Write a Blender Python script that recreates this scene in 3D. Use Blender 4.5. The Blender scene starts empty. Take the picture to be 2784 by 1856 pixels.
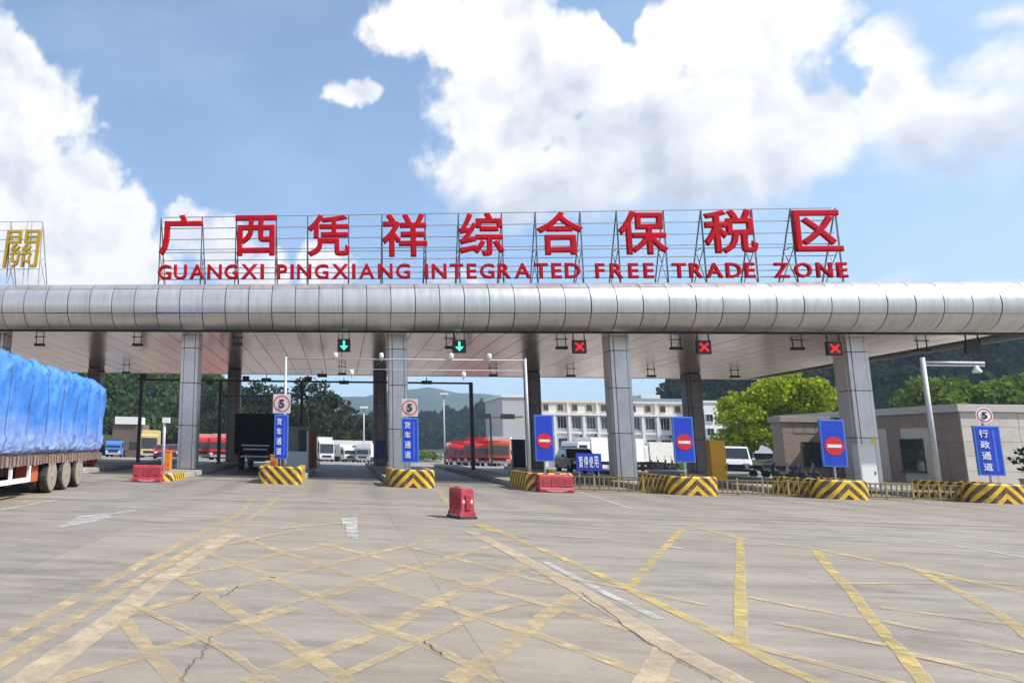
import bpy, bmesh, math, random
import numpy as np
from mathutils import Vector, Matrix, noise as mnoise

random.seed(7)
rng = np.random.default_rng(11)
SC = bpy.context.scene
COL = SC.collection
R = math.radians

# ------------------------------------------------------------------ camera
# photo pixels below are given on a 2352 x 1568 grid
CAM = np.array([-2.83, -28.22, 1.6])
F_PX, YAW, PITCH, ROLL, PPX, PPY = 1920.9, .1105, .1649, .0207, 712.7, 882.4   # on a 2784 x 1856 grid
GS_ = 2784 / 2352
_f = np.array([-math.sin(YAW) * math.cos(PITCH), math.cos(YAW) * math.cos(PITCH), math.sin(PITCH)])
_r = np.array([math.cos(YAW), math.sin(YAW), 0])
_u = np.cross(_r, _f)
_r, _u = math.cos(ROLL) * _r + math.sin(ROLL) * _u, -math.sin(ROLL) * _r + math.cos(ROLL) * _u
cd = bpy.data.cameras.new('camera')
cam = bpy.data.objects.new('camera', cd)
COL.objects.link(cam)
cd.sensor_width = 36
cd.lens = F_PX / 2784 * 36
cd.shift_x = (1392 - PPX) / 2784
cd.shift_y = (PPY - 928) / 2784
cd.clip_start, cd.clip_end = .1, 20000
cam.matrix_world = Matrix(((_r[0], _u[0], -_f[0], CAM[0]), (_r[1], _u[1], -_f[1], CAM[1]), (_r[2], _u[2], -_f[2], CAM[2]), (0, 0, 0, 1)))
SC.camera = cam

def ray(x, y):
    return _f + _r * (x * GS_ - PPX) / F_PX - _u * (y * GS_ - PPY) / F_PX
def G(x, y, z=0.):                       # pixel -> point on the level z
    d = ray(x, y); return CAM + d * ((z - CAM[2]) / d[2])
def PY(x, y, Y):                         # pixel -> point on the plane at depth Y
    d = ray(x, y); return CAM + d * ((Y - CAM[1]) / d[1])
def PX(x, y, X):
    d = ray(x, y); return CAM + d * ((X - CAM[0]) / d[0])
def ground_z(Y):                         # the yard falls away behind the gate
    return -.021 * min(max(Y - 28, 0), 140)
def GSL(x, y):                           # pixel -> point on the falling yard
    p = G(x, y)
    for _ in range(60):
        p = .5 * p + .5 * G(x, y, ground_z(p[1]))
    return p

# ------------------------------------------------------------------ light
SUN_EL, SUN_DIR = R(47), np.array([.93, -.37])     # from the right and a little in front of the gate
SUN_DIR = SUN_DIR / np.linalg.norm(SUN_DIR)
sv = Vector((SUN_DIR[0] * math.cos(SUN_EL), SUN_DIR[1] * math.cos(SUN_EL), math.sin(SUN_EL)))
sl = bpy.data.lights.new('sun', 'SUN'); sl.energy = 5.0; sl.angle = R(.53); sl.color = (1, .95, .87)
so = bpy.data.objects.new('sun', sl); COL.objects.link(so)
so.rotation_euler = sv.to_track_quat('Z', 'Y').to_euler(); so.location = (30, -20, 60)

vs = SC.view_settings
vs.view_transform = 'Standard'; vs.look = 'None'; vs.exposure = 0.42; vs.gamma = 1; vs.use_curve_mapping = False
SC.cycles.use_denoising = True
SC.cycles.max_bounces = 5
SC.cycles.use_adaptive_sampling = True
SC.cycles.adaptive_threshold = .02
SC.cycles.volume_bounces = 0
SC.cycles.caustics_reflective = False
SC.cycles.caustics_refractive = False

# ------------------------------------------------------------------ world: sky and clouds
W = bpy.data.worlds.new('World'); SC.world = W; W.use_nodes = True
nt = W.node_tree; nt.nodes.clear()
class N:                                   # small expression builder for shader maths
    def __init__(s, sock): s.s = sock
    def _m(a, op, b=None, c=None):
        n = nt.nodes.new('ShaderNodeMath'); n.operation = op
        for i, v in enumerate((a, b, c)):
            if v is None: continue
            if isinstance(v, N): nt.links.new(v.s, n.inputs[i])
            else: n.inputs[i].default_value = v
        return N(n.outputs[0])
    def __add__(a, b): return N._m(a, 'ADD', b)
    __radd__ = __add__
    def __sub__(a, b): return N._m(a, 'SUBTRACT', b)
    def __rsub__(a, b): return N._m(b, 'SUBTRACT', a)
    def __mul__(a, b): return N._m(a, 'MULTIPLY', b)
    __rmul__ = __mul__
    def __truediv__(a, b): return N._m(a, 'DIVIDE', b)
    def max(a, b): return N._m(a, 'MAXIMUM', b)
    def min(a, b): return N._m(a, 'MINIMUM', b)
    def step(a, lo, hi):
        n = nt.nodes.new('ShaderNodeMapRange'); n.interpolation_type = 'SMOOTHSTEP'
        for i, v in enumerate((a, lo, hi)):
            if isinstance(v, N): nt.links.new(v.s, n.inputs[i])
            else: n.inputs[i].default_value = v
        return N(n.outputs[0])
def comb(x, y, z):
    n = nt.nodes.new('ShaderNodeCombineXYZ')
    for i, v in enumerate((x, y, z)):
        if isinstance(v, N): nt.links.new(v.s, n.inputs[i])
        else: n.inputs[i].default_value = v
    return n.outputs[0]
def wnoise(vec, scale, detail, rough=.55, lac=2.1):
    n = nt.nodes.new('ShaderNodeTexNoise'); n.noise_dimensions = '2D'; n.inputs['Scale'].default_value = scale
    n.inputs['Detail'].default_value = detail; n.inputs['Roughness'].default_value = rough
    n.inputs['Lacunarity'].default_value = lac
    nt.links.new(vec, n.inputs['Vector']); return n
def wvor(vec, scale, detail, rough=.55):
    n = nt.nodes.new('ShaderNodeTexVoronoi'); n.voronoi_dimensions = '2D'; n.feature = 'F1'; n.inputs['Scale'].default_value = scale
    n.inputs['Detail'].default_value = detail; n.inputs['Roughness'].default_value = rough
    n.normalize = True
    nt.links.new(vec, n.inputs['Vector']); return N(n.outputs['Distance'])
tc = nt.nodes.new('ShaderNodeTexCoord')
sep = nt.nodes.new('ShaderNodeSeparateXYZ'); nt.links.new(tc.outputs['Generated'], sep.inputs[0])
dx, dy, dz = (N(sep.outputs[i]) for i in range(3))
az = N._m(dx, 'ARCTAN2', dy)
el = N._m(dz, 'ARCSINE')
# slow then fine warping of the sky directions gives ragged cloud edges
base = comb(az, el, 0.)
w1 = wnoise(base, 3.2, 2.); w2 = wnoise(base, 11., 3., .6)
s1 = nt.nodes.new('ShaderNodeSeparateXYZ'); nt.links.new(w1.outputs['Color'], s1.inputs[0])
s2 = nt.nodes.new('ShaderNodeSeparateXYZ'); nt.links.new(w2.outputs['Color'], s2.inputs[0])
WA = .045
wa = az + (N(s1.outputs[0]) - .5) * WA + (N(s2.outputs[0]) - .5) * .05
we = el + (N(s1.outputs[1]) - .5) * WA + (N(s2.outputs[1]) - .5) * .05
def azel(x, y):
    d = ray(x, y); d = d / np.linalg.norm(d)
    return math.atan2(d[0], d[1]), math.asin(d[2])
wvec = comb(wa, we, 0.)
def blob(x, y, rx, ry, k=1.):
    a0, e0 = azel(x, y); a1, _ = azel(x + rx, y); _, e1 = azel(x, y - ry)
    n = nt.nodes.new('ShaderNodeVectorMath'); n.operation = 'MULTIPLY_ADD'; nt.links.new(wvec, n.inputs[0])
    su, sv_ = 1 / (a1 - a0), 1 / (e1 - e0)
    n.inputs[1].default_value = (su, sv_, 0); n.inputs[2].default_value = (-a0 * su, -e0 * sv_, 0)
    l = nt.nodes.new('ShaderNodeVectorMath'); l.operation = 'LENGTH'; nt.links.new(n.outputs[0], l.inputs[0])
    kk = k * min(1., (a1 - a0) / .09) ** .6
    return N._m(N(l.outputs['Value']), 'MULTIPLY_ADD', -kk, kk)
CLOUDS = [  # the tall mass in the middle and right
    (945, 55, 120, 90), (1120, 70, 170, 120), (1180, 230, 220, 170), (1330, 150, 130, 130), (1120, 390, 160, 90, .6),
    (1500, 130, 95, 110), (1640, 60, 130, 120), (1820, 60, 130, 130), (1700, 220, 230, 150), (1480, 300, 260, 120),
    (1400, 420, 400, 100), (1750, 400, 340, 100), (1250, 440, 280, 85, .8), (1650, 440, 360, 80, .8), (1980, 300, 200, 110), (2090, 200, 120, 120), (2190, 310, 190, 90), (2230, 390, 130, 45), (2330, 330, 170, 130, 1.2), (2150, 330, 220, 120), (2060, 140, 80, 70), (2300, 180, 120, 80, .4), (1900, 300, 200, 130),
    # the tower on the left and its low puffs
    (-30, 60, 60, 70), (30, 190, 130, 95), (120, 270, 85, 100), (30, 400, 190, 160), (190, 420, 80, 80), (120, 560, 210, 130), (260, 540, 85, 100), (330, 620, 80, 70),
    (430, 530, 60, 55), (520, 575, 75, 60), (600, 620, 80, 40), (745, 615, 60, 45), (805, 212, 52, 30), (1060, 640, 70, 15),
    (2350, 30, 70, 45, .7), (2060, 640, 70, 12), (2330, 635, 90, 18)]
field = None
for b in CLOUDS:
    v = blob(*b); field = v if field is None else field.max(v)
for b in ((1445, 20, 62, 95), (1990, 190, 60, 70, .35)):            # gaps of blue
    field = field - blob(*b).max(0.) * 3.
# beyond the picture the same broken cumulus goes on all round
a_l, _ = azel(-160, 600); a_r, _ = azel(2420, 600); _, e_t = azel(900, -60)
outside = (N._m(az, 'SUBTRACT', a_r)).step(0., .25).max((a_l - az).step(0., .25)).max((el - e_t).step(0., .2))
gen = (N(wnoise(base, 2.1, 3., .5).outputs['Fac']) - .57) * 2.4
field = field.max(gen * outside + (outside - 1.) * 2.)
VS = 15.
billow = 0.42 - wvor(comb(wa, we, 0.), VS, 2., .55)
fine = N(wnoise(base, 34., 4., .62).outputs['Fac']) - .5
mid = N(wnoise(base, 9., 2., .5).outputs['Fac']) - .5
dens = field + billow * .62 + fine * .40 + mid * .55 + .13
a_m, e_b = azel(930, 400); _, e_c = azel(1400, 330); _, e_d = azel(1400, 500)
low = (el - e_d).step(0., e_c - e_d).max((a_m - az).step(0., .05))      # the broad base is soft, tops are crisp
a_r2, _ = azel(1900, 300); right = (az - a_r2).step(0., .25)
soft = .85 - low * .52 + right * .4
mask = dens.step(0., soft)
# relief: the side of each bulge turned to the sun is brighter
billow2 = 0.42 - wvor(comb(wa + .016, we + .020, 0.), VS, 2., .55)
big1 = N(wnoise(comb(wa + 7., we, 0.), 5., 2., .55).outputs['Fac']); big2 = N(wnoise(comb(wa + 7.05, we + .06, 0.), 5., 2., .55).outputs['Fac'])
fine2 = N(wnoise(comb(az + .005, el + .007, 0.), 34., 4., .62).outputs['Fac']) - .5
rel = (billow - billow2) * .62 + (big1 - big2) * 1.1 + (fine - fine2) * .18
core = dens.step(.1, 1.1)
lit = (1.0 + rel - core * .14 - (1. - low) * .26 * dens.step(.05, .5))
lit = lit.max(.35).min(1.12)
ramp = nt.nodes.new('ShaderNodeValToRGB')
ramp.color_ramp.elements[0].position = .45; ramp.color_ramp.elements[0].color = (.56, .61, .73, 1)
ramp.color_ramp.elements[1].position = .98; ramp.color_ramp.elements[1].color = (1.0, .99, .975, 1)
e = ramp.color_ramp.elements.new(.75); e.color = (.80, .83, .90, 1)
nt.links.new(lit.s, ramp.inputs[0])
sky = nt.nodes.new('ShaderNodeTexSky'); sky.sky_type = 'NISHITA'; sky.sun_disc = False
sky.sun_elevation = SUN_EL; sky.sun_rotation = math.atan2(SUN_DIR[0], SUN_DIR[1])
sky.air_density = 1.0; sky.dust_density = .6; sky.ozone_density = 3.0; sky.altitude = 200
bsky = nt.nodes.new('ShaderNodeBackground'); bsky.inputs[1].default_value = .15
nt.links.new(sky.outputs[0], bsky.inputs[0])
bcl = nt.nodes.new('ShaderNodeBackground'); bcl.inputs[1].default_value = .80
nt.links.new(ramp.outputs[0], bcl.inputs[0])
veil = (N(wnoise(comb(az, el * 2.2, 0.), 3.0, 4., .55).outputs['Fac']).step(.40, .85) * .18 + .18 + (az - .15).step(0., .75) * .45).max((.34 - el).step(0., .36) * .70)   # thin haze, denser low down and towards the sun
bve = nt.nodes.new('ShaderNodeBackground'); bve.inputs[0].default_value = (.56, .77, 1., 1); bve.inputs[1].default_value = .80
mv = nt.nodes.new('ShaderNodeMixShader'); nt.links.new(veil.s, mv.inputs[0]); nt.links.new(bsky.outputs[0], mv.inputs[1]); nt.links.new(bve.outputs[0], mv.inputs[2])
full = mask
mx = nt.nodes.new('ShaderNodeMixShader'); nt.links.new(full.s, mx.inputs[0])
nt.links.new(mv.outputs[0], mx.inputs[1]); nt.links.new(bcl.outputs[0], mx.inputs[2])
wo = nt.nodes.new('ShaderNodeOutputWorld'); nt.links.new(mx.outputs[0], wo.inputs[0])
W.cycles.sampling_method = 'MANUAL'; W.cycles.sample_map_resolution = 512

# ------------------------------------------------------------------ helpers
MATS = {}
def mat(name, col, rough=.6, metal=0., var=.12, scale=3., bump=0., bscale=40., rand=0., spec=.5, dirt=0., dirtcol=(.12, .10, .08), dscale=1.5, emit=0., stretch=None, trans=0.):
    if name in MATS: return MATS[name]
    m = bpy.data.materials.new(name); m.use_nodes = True; t = m.node_tree; L = t.links
    b = t.nodes['Principled BSDF']
    b.inputs['Roughness'].default_value = rough; b.inputs['Metallic'].default_value = metal
    b.inputs['Specular IOR Level'].default_value = spec
    tcn = t.nodes.new('ShaderNodeTexCoord'); oi = t.nodes.new('ShaderNodeObjectInfo')
    vec = tcn.outputs['Object']
    add = t.nodes.new('ShaderNodeVectorMath'); add.operation = 'ADD'
    mul = t.nodes.new('ShaderNodeMath'); mul.operation = 'MULTIPLY'; mul.inputs[1].default_value = 37.
    L.new(oi.outputs['Random'], mul.inputs[0]); L.new(vec, add.inputs[0]); L.new(mul.outputs[0], add.inputs[1])
    src = add.outputs[0]
    if stretch:
        mp = t.nodes.new('ShaderNodeMapping'); mp.inputs['Scale'].default_value = stretch
        L.new(src, mp.inputs[0]); src = mp.outputs[0]
    n = t.nodes.new('ShaderNodeTexNoise'); n.inputs['Scale'].default_value = scale; n.inputs['Detail'].default_value = 5
    n.inputs['Roughness'].default_value = .62
    L.new(src, n.inputs['Vector'])
    mr = t.nodes.new('ShaderNodeMapRange'); mr.inputs[1].default_value = .25; mr.inputs[2].default_value = .75
    mr.inputs[3].default_value = 1 - var; mr.inputs[4].default_value = 1 + var
    L.new(n.outputs['Fac'], mr.inputs[0])
    k = mr.outputs[0]
    if rand:
        rr = t.nodes.new('ShaderNodeMapRange'); rr.inputs[3].default_value = 1 - rand; rr.inputs[4].default_value = 1 + rand
        L.new(oi.outputs['Random'], rr.inputs[0])
        mm = t.nodes.new('ShaderNodeMath'); mm.operation = 'MULTIPLY'; L.new(k, mm.inputs[0]); L.new(rr.outputs[0], mm.inputs[1]); k = mm.outputs[0]
    vm = t.nodes.new('ShaderNodeVectorMath'); vm.operation = 'SCALE'; vm.inputs[0].default_value = col[:3]
    L.new(k, vm.inputs['Scale']); out = vm.outputs[0]
    if dirt:
        n2 = t.nodes.new('ShaderNodeTexNoise'); n2.inputs['Scale'].default_value = dscale; n2.inputs['Detail'].default_value = 8; n2.inputs['Roughness'].default_value = .7
        L.new(src, n2.inputs['Vector'])
        m2 = t.nodes.new('ShaderNodeMapRange'); m2.inputs[1].default_value = .48; m2.inputs[2].default_value = .72; m2.inputs[4].default_value = dirt
        L.new(n2.outputs['Fac'], m2.inputs[0])
        mc = t.nodes.new('ShaderNodeMix'); mc.data_type = 'RGBA'; mc.inputs[7].default_value = (*dirtcol, 1)
        L.new(m2.outputs[0], mc.inputs[0]); L.new(out, mc.inputs[6]); out = mc.outputs[2]
    L.new(out, b.inputs['Base Color'])
    rn = t.nodes.new('ShaderNodeMapRange'); rn.inputs[3].default_value = max(0, rough - .08); rn.inputs[4].default_value = min(1, rough + .1)
    L.new(n.outputs['Fac'], rn.inputs[0]); L.new(rn.outputs[0], b.inputs['Roughness'])
    if bump:
        bn = t.nodes.new('ShaderNodeTexNoise'); bn.inputs['Scale'].default_value = bscale; bn.inputs['Detail'].default_value = 4
        L.new(src, bn.inputs['Vector'])
        bp = t.nodes.new('ShaderNodeBump'); bp.inputs['Strength'].default_value = bump; bp.inputs['Distance'].default_value = .02
        L.new(bn.outputs['Fac'], bp.inputs['Height']); L.new(bp.outputs[0], b.inputs['Normal'])
    if emit:
        L.new(out, b.inputs['Emission Color']); b.inputs['Emission Strength'].default_value = emit
    if trans:
        b.inputs['Transmission Weight'].default_value = trans
    MATS[name] = m; return m

def leaf_mat(name, c0, c1, sc=.25):
    if name in MATS: return MATS[name]
    m = bpy.data.materials.new(name); m.use_nodes = True; t = m.node_tree; L = t.links; t.nodes.clear()
    geo = t.nodes.new('ShaderNodeNewGeometry'); tcn = t.nodes.new('ShaderNodeTexCoord')
    n = t.nodes.new('ShaderNodeTexNoise'); n.inputs['Scale'].default_value = sc; n.inputs['Detail'].default_value = 3
    L.new(tcn.outputs['Object'], n.inputs['Vector'])
    a = t.nodes.new('ShaderNodeMath'); a.operation = 'MULTIPLY_ADD'; a.inputs[1].default_value = .55
    L.new(geo.outputs['Random Per Island'], a.inputs[0])
    s = t.nodes.new('ShaderNodeMapRange'); s.inputs[1].default_value = .3; s.inputs[2].default_value = .7; s.inputs[4].default_value = .45
    L.new(n.outputs['Fac'], s.inputs[0]); L.new(s.outputs[0], a.inputs[2])
    mc = t.nodes.new('ShaderNodeMix'); mc.data_type = 'RGBA'; mc.inputs[6].default_value = (*c0, 1); mc.inputs[7].default_value = (*c1, 1)
    L.new(a.outputs[0], mc.inputs[0])
    d = t.nodes.new('ShaderNodeBsdfDiffuse'); tr = t.nodes.new('ShaderNodeBsdfTranslucent'); mx = t.nodes.new('ShaderNodeMixShader')
    mx.inputs[0].default_value = .35
    L.new(mc.outputs[2], d.inputs[0]); L.new(mc.outputs[2], tr.inputs[0]); L.new(d.outputs[0], mx.inputs[1]); L.new(tr.outputs[0], mx.inputs[2])
    o = t.nodes.new('ShaderNodeOutputMaterial'); L.new(mx.outputs[0], o.inputs[0])
    MATS[name] = m; return m

def rotz(p, a):
    c, s = math.cos(a), math.sin(a); return (p[0] * c - p[1] * s, p[0] * s + p[1] * c, p[2])

class MB:
    def __init__(s): s.v = []; s.f = []; s.sm = []
    def add(s, vs, fs, smooth=False):
        o = len(s.v); s.v += [tuple(map(float, p)) for p in vs]; s.f += [tuple(i + o for i in f) for f in fs]; s.sm += [smooth] * len(fs); return s
    def box(s, x0, x1, y0, y1, z0, z1):
        return s.add([(x0, y0, z0), (x1, y0, z0), (x1, y1, z0), (x0, y1, z0), (x0, y0, z1), (x1, y0, z1), (x1, y1, z1), (x0, y1, z1)],
                     [(0, 3, 2, 1), (4, 5, 6, 7), (0, 1, 5, 4), (1, 2, 6, 5), (2, 3, 7, 6), (3, 0, 4, 7)])
    def hexa(s, p):                        # eight corners: four below, four above
        return s.add(p, [(0, 3, 2, 1), (4, 5, 6, 7), (0, 1, 5, 4), (1, 2, 6, 5), (2, 3, 7, 6), (3, 0, 4, 7)])
    def cyl(s, p0, p1, r0, r1=None, n=10, caps=True):
        r1 = r0 if r1 is None else r1
        p0, p1 = Vector(p0), Vector(p1); d = (p1 - p0).normalized()
        a = d.orthogonal().normalized(); b = d.cross(a)
        vs = [p + (a * math.cos(6.28318 * i / n) + b * math.sin(6.28318 * i / n)) * r for p, r in ((p0, r0), (p1, r1)) for i in range(n)]
        o = len(s.v); s.v += [tuple(q) for q in vs]
        for i in range(n): s.f.append((o + i, o + (i + 1) % n, o + n + (i + 1) % n, o + n + i)); s.sm.append(n > 6)
        if caps: s.f += [tuple(o + i for i in reversed(range(n))), tuple(o + n + i for i in range(n))]; s.sm += [False, False]
        return s
    def bar(s, p0, p1, w):                 # square bar between two points
        return s.cyl(p0, p1, w * .7071, n=4)
    def prism(s, pts, axis, a0, a1):       # polygon in the two other axes, pushed along axis
        def P(q, a):
            return {0: (a, q[0], q[1]), 1: (q[0], a, q[1]), 2: (q[0], q[1], a)}[axis]
        n = len(pts); vs = [P(q, a0) for q in pts] + [P(q, a1) for q in pts]
        return s.add(vs, [tuple(range(n)), tuple(range(2 * n - 1, n - 1, -1))] + [(i, n + i, n + (i + 1) % n, (i + 1) % n) for i in range(n)])
    def lathe(s, prof, c=(0, 0, 0), axis=2, n=16):  # (radius, height) rings closed at both ends
        o = len(s.v)
        for r, h in prof:
            for i in range(n):
                a = 6.28318 * i / n; q = (r * math.cos(a), r * math.sin(a), h)
                q = {2: q, 0: (q[2], q[0], q[1]), 1: (q[0], q[2], q[1])}[axis]
                s.v.append((q[0] + c[0], q[1] + c[1], q[2] + c[2]))
        for k in range(len(prof) - 1):
            for i in range(n):
                s.f.append((o + k * n + i, o + k * n + (i + 1) % n, o + (k + 1) * n + (i + 1) % n, o + (k + 1) * n + i)); s.sm.append(True)
        s.f += [tuple(o + i for i in reversed(range(n))), tuple(o + (len(prof) - 1) * n + i for i in range(n))]; s.sm += [False, False]
        return s
    def mesh(s, name, bev=0., seg=2):
        me = bpy.data.meshes.new(name); me.from_pydata(s.v, [], s.f)
        me.polygons.foreach_set('use_smooth', s.sm)
        bm = bmesh.new(); bm.from_mesh(me); bmesh.ops.recalc_face_normals(bm, faces=bm.faces)
        if bev:
            es = [e for e in bm.edges if len(e.link_faces) == 2 and e.calc_face_angle(0) > .5]
            bmesh.ops.bevel(bm, geom=es, offset=bev, segments=seg, affect='EDGES', profile=.6)
        bm.to_mesh(me); bm.free(); return me
    def build(s, name, m, parent=None, loc=None, rz=0., bev=0., seg=2):
        return link(name, s.mesh(name, bev, seg), m, parent, loc, rz)
def link(name, me, m, parent=None, loc=None, rz=0.):
    if m and not me.materials: me.materials.append(m)
    o = bpy.data.objects.new(name, me); COL.objects.link(o)
    if parent: o.parent = parent
    if loc is not None: o.location = tuple(map(float, loc))
    if rz: o.rotation_euler[2] = rz
    return o
def tag(o, label, cat, group=None):
    o['label'] = label; o['category'] = cat
    if group: o['group'] = group
    return o
def thing(name, label, cat, loc=(0, 0, 0), rz=0., group=None):
    o = bpy.data.objects.new(name, None); o.empty_display_size = .2; COL.objects.link(o)
    o.location = tuple(map(float, loc)); o.rotation_euler[2] = rz
    return tag(o, label, cat, group)
def struct(o, kind='structure'):
    o['kind'] = kind; return o
def copy_tree(o, parent=None):
    c = o.copy(); COL.objects.link(c); c.parent = parent
    for ch in o.children: copy_tree(ch, c)
    return c
def dup(o, label, loc, rz=None, group=None):
    c = copy_tree(o); c.location = tuple(map(float, loc)); c['label'] = label
    if rz is not None: c.rotation_euler[2] = rz
    if group: c['group'] = group
    return c
def text_mesh(s, bold=.0, depth=.05, res=3):   # returns a mesh standing in XZ, box 0..w, 0..h, facing -Y
    cu = bpy.data.curves.new('lettering', 'FONT'); cu.body = s; cu.bevel_depth = bold; cu.bevel_resolution = 0; cu.extrude = depth / 2; cu.resolution_u = res
    o = bpy.data.objects.new('lettering', cu); COL.objects.link(o)
    dg = bpy.context.evaluated_depsgraph_get(); dg.update()
    me = bpy.data.meshes.new_from_object(o.evaluated_get(dg))
    bpy.data.objects.remove(o); bpy.data.curves.remove(cu)
    n = len(me.vertices); c = np.empty(n * 3); me.vertices.foreach_get('co', c); c = c.reshape(-1, 3)
    c[:, 0] -= c[:, 0].min(); c[:, 1] -= c[:, 1].min()
    me.materials.clear()
    return me, c
def put_text(s, name, m, x0, x1, z0, z1, y, parent, bold=.02, depth=.05, shear=0.):
    me, c = text_mesh(s, bold, depth)
    w, h = c[:, 0].max(), c[:, 1].max()
    q = np.stack([x0 + c[:, 0] / w * (x1 - x0), y + c[:, 2] * -1, z0 + c[:, 1] / h * (z1 - z0)], 1)
    q[:, 0] += shear * (q[:, 2] - z0)
    me.vertices.foreach_set('co', q.ravel()); me.update()
    return link(name, me, m, parent)
def quads_mesh(name, C, U, V):             # many small leaf faces at once
    n = len(C); v = np.empty((n, 4, 3)); v[:, 0] = C - U - V; v[:, 1] = C + U - V; v[:, 2] = C + U * .8 + V; v[:, 3] = C - U * .8 + V
    me = bpy.data.meshes.new(name); me.vertices.add(4 * n); me.vertices.foreach_set('co', v.ravel())
    me.loops.add(4 * n); me.loops.foreach_set('vertex_index', np.arange(4 * n, dtype=np.int32))
    me.polygons.add(n); me.polygons.foreach_set('loop_start', np.arange(0, 4 * n, 4, dtype=np.int32)); me.polygons.foreach_set('loop_total', np.full(n, 4, dtype=np.int32))
    me.update(calc_edges=True); me.validate(); return me
def rand_unit(n):
    a = rng.normal(size=(n, 3)); return a / np.linalg.norm(a, axis=1)[:, None]
def leaf_mesh(name, centers, radii, per, size, flat=1.):
    C = []; S = []
    for c, r in zip(centers, radii):
        k = max(6, int(per * np.prod(np.array(r)) ** (2 / 3)))
        d = rand_unit(k); rad = .45 + .6 * rng.random(k) ** .6
        C.append(np.array(c) + d * rad[:, None] * np.array(r))
    C = np.concatenate(C); n = len(C)
    U = rand_unit(n); Wd = rand_unit(n); V = np.cross(U, Wd); V /= np.linalg.norm(V, axis=1)[:, None] + 1e-6
    s = size * (.5 + rng.random(n))[:, None]
    return quads_mesh(name, C, U * s * .5, V * s * .5 * flat)

# ------------------------------------------------------------------ materials
M_alu = mat('aluminium_panel', (.62, .60, .585), .36, .75, .05, 1.2, rand=.07, dirt=.35, dirtcol=(.30, .27, .25), dscale=.9, stretch=(3.5, .5, .5))
M_soffit = mat('soffit_panel_metal', (.80, .64, .57), .22, .85, .05, 1., rand=.06)
M_core = mat('dark_joint', (.05, .045, .05), .9, 0)
M_column = mat('column_cladding', (.64, .60, .59), .34, .55, .05, 1.5, rand=.04, dirt=.25, dscale=1.2)
M_red = mat('red_letter_enamel', (.46, .004, .012), .6, 0, .08, 2., spec=.1)
M_gold = mat('gold_letter', (.55, .34, .02), .35, .5, .12, 3.)
M_steel = mat('galvanised_steel', (.30, .31, .34), .5, .5, .15, 8.)
M_dsteel = mat('dark_steel', (.035, .036, .042), .5, .3, .15, 8.)
M_lgrey = mat('light_grey_paint', (.44, .45, .47), .45, .1, .08, 5.)
M_white = mat('white_paint', (.78, .78, .76), .5, 0, .06, 3., dirt=.2, dirtcol=(.35, .31, .26))
M_black = mat('black_plastic', (.02, .02, .022), .5, 0, .15, 6.)
M_rubber = mat('tyre_rubber', (.03, .029, .028), .85, 0, .2, 10., dirt=.6, dirtcol=(.22, .19, .16), dscale=5.)
M_dust = mat('dusty_tyre', (.28, .25, .21), .9, 0, .2, 8., dirt=.5, dirtcol=(.08, .07, .06), dscale=4.)
M_rim = mat('wheel_rim', (.42, .40, .37), .5, .4, .15, 6., dirt=.5, dirtcol=(.16, .13, .10), dscale=5.)
M_glass = mat('window_glass', (.025, .03, .035), .06, 0, .05, 2., spec=.8)
M_blue = mat('blue_sign_face', (.012, .045, .48), .35, 0, .06, 3.)
M_bluee = mat('blue_sign_edge', (.06, .20, .62), .35, 0, .06, 3.)
M_signw = mat('sign_white', (.75, .78, .82), .4, 0, .04, 3.)
M_signr = mat('sign_red', (.60, .012, .02), .4, 0, .05, 3.)
M_conc = mat('kerb_concrete', (.36, .34, .31), .85, 0, .15, 3., bump=.3, dirt=.45, dscale=1.4)
M_yel = mat('yellow_paint', (.36, .26, .10), .6, 0, .12, 4., dirt=.5, dirtcol=(.25, .19, .10), dscale=3.)
M_brown = mat('rust_brown_paint', (.19, .13, .06), .7, .1, .2, 6., dirt=.5, dirtcol=(.08, .05, .03), dscale=5.)
M_orange = mat('orange_cabinet', (.72, .20, .012), .45, 0, .08, 3., dirt=.25, dscale=3.)
M_amber = mat('amber_cabinet', (.88, .43, .02), .45, 0, .08, 3., dirt=.25, dscale=3.)  # base colour brightened to stand in for sunlight on the cabinet
M_redp = mat('red_plastic', (.40, .028, .05), .55, 0, .12, 3., dirt=.4, dirtcol=(.42, .22, .2), dscale=3.)
M_redd = mat('red_plastic_recess', (.30, .018, .03), .6, 0, .12, 3., dirt=.5, dirtcol=(.3, .14, .13), dscale=3.)
M_bark = mat('bark', (.16, .12, .09), .9, 0, .25, 6., bump=.5, bscale=15)

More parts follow.
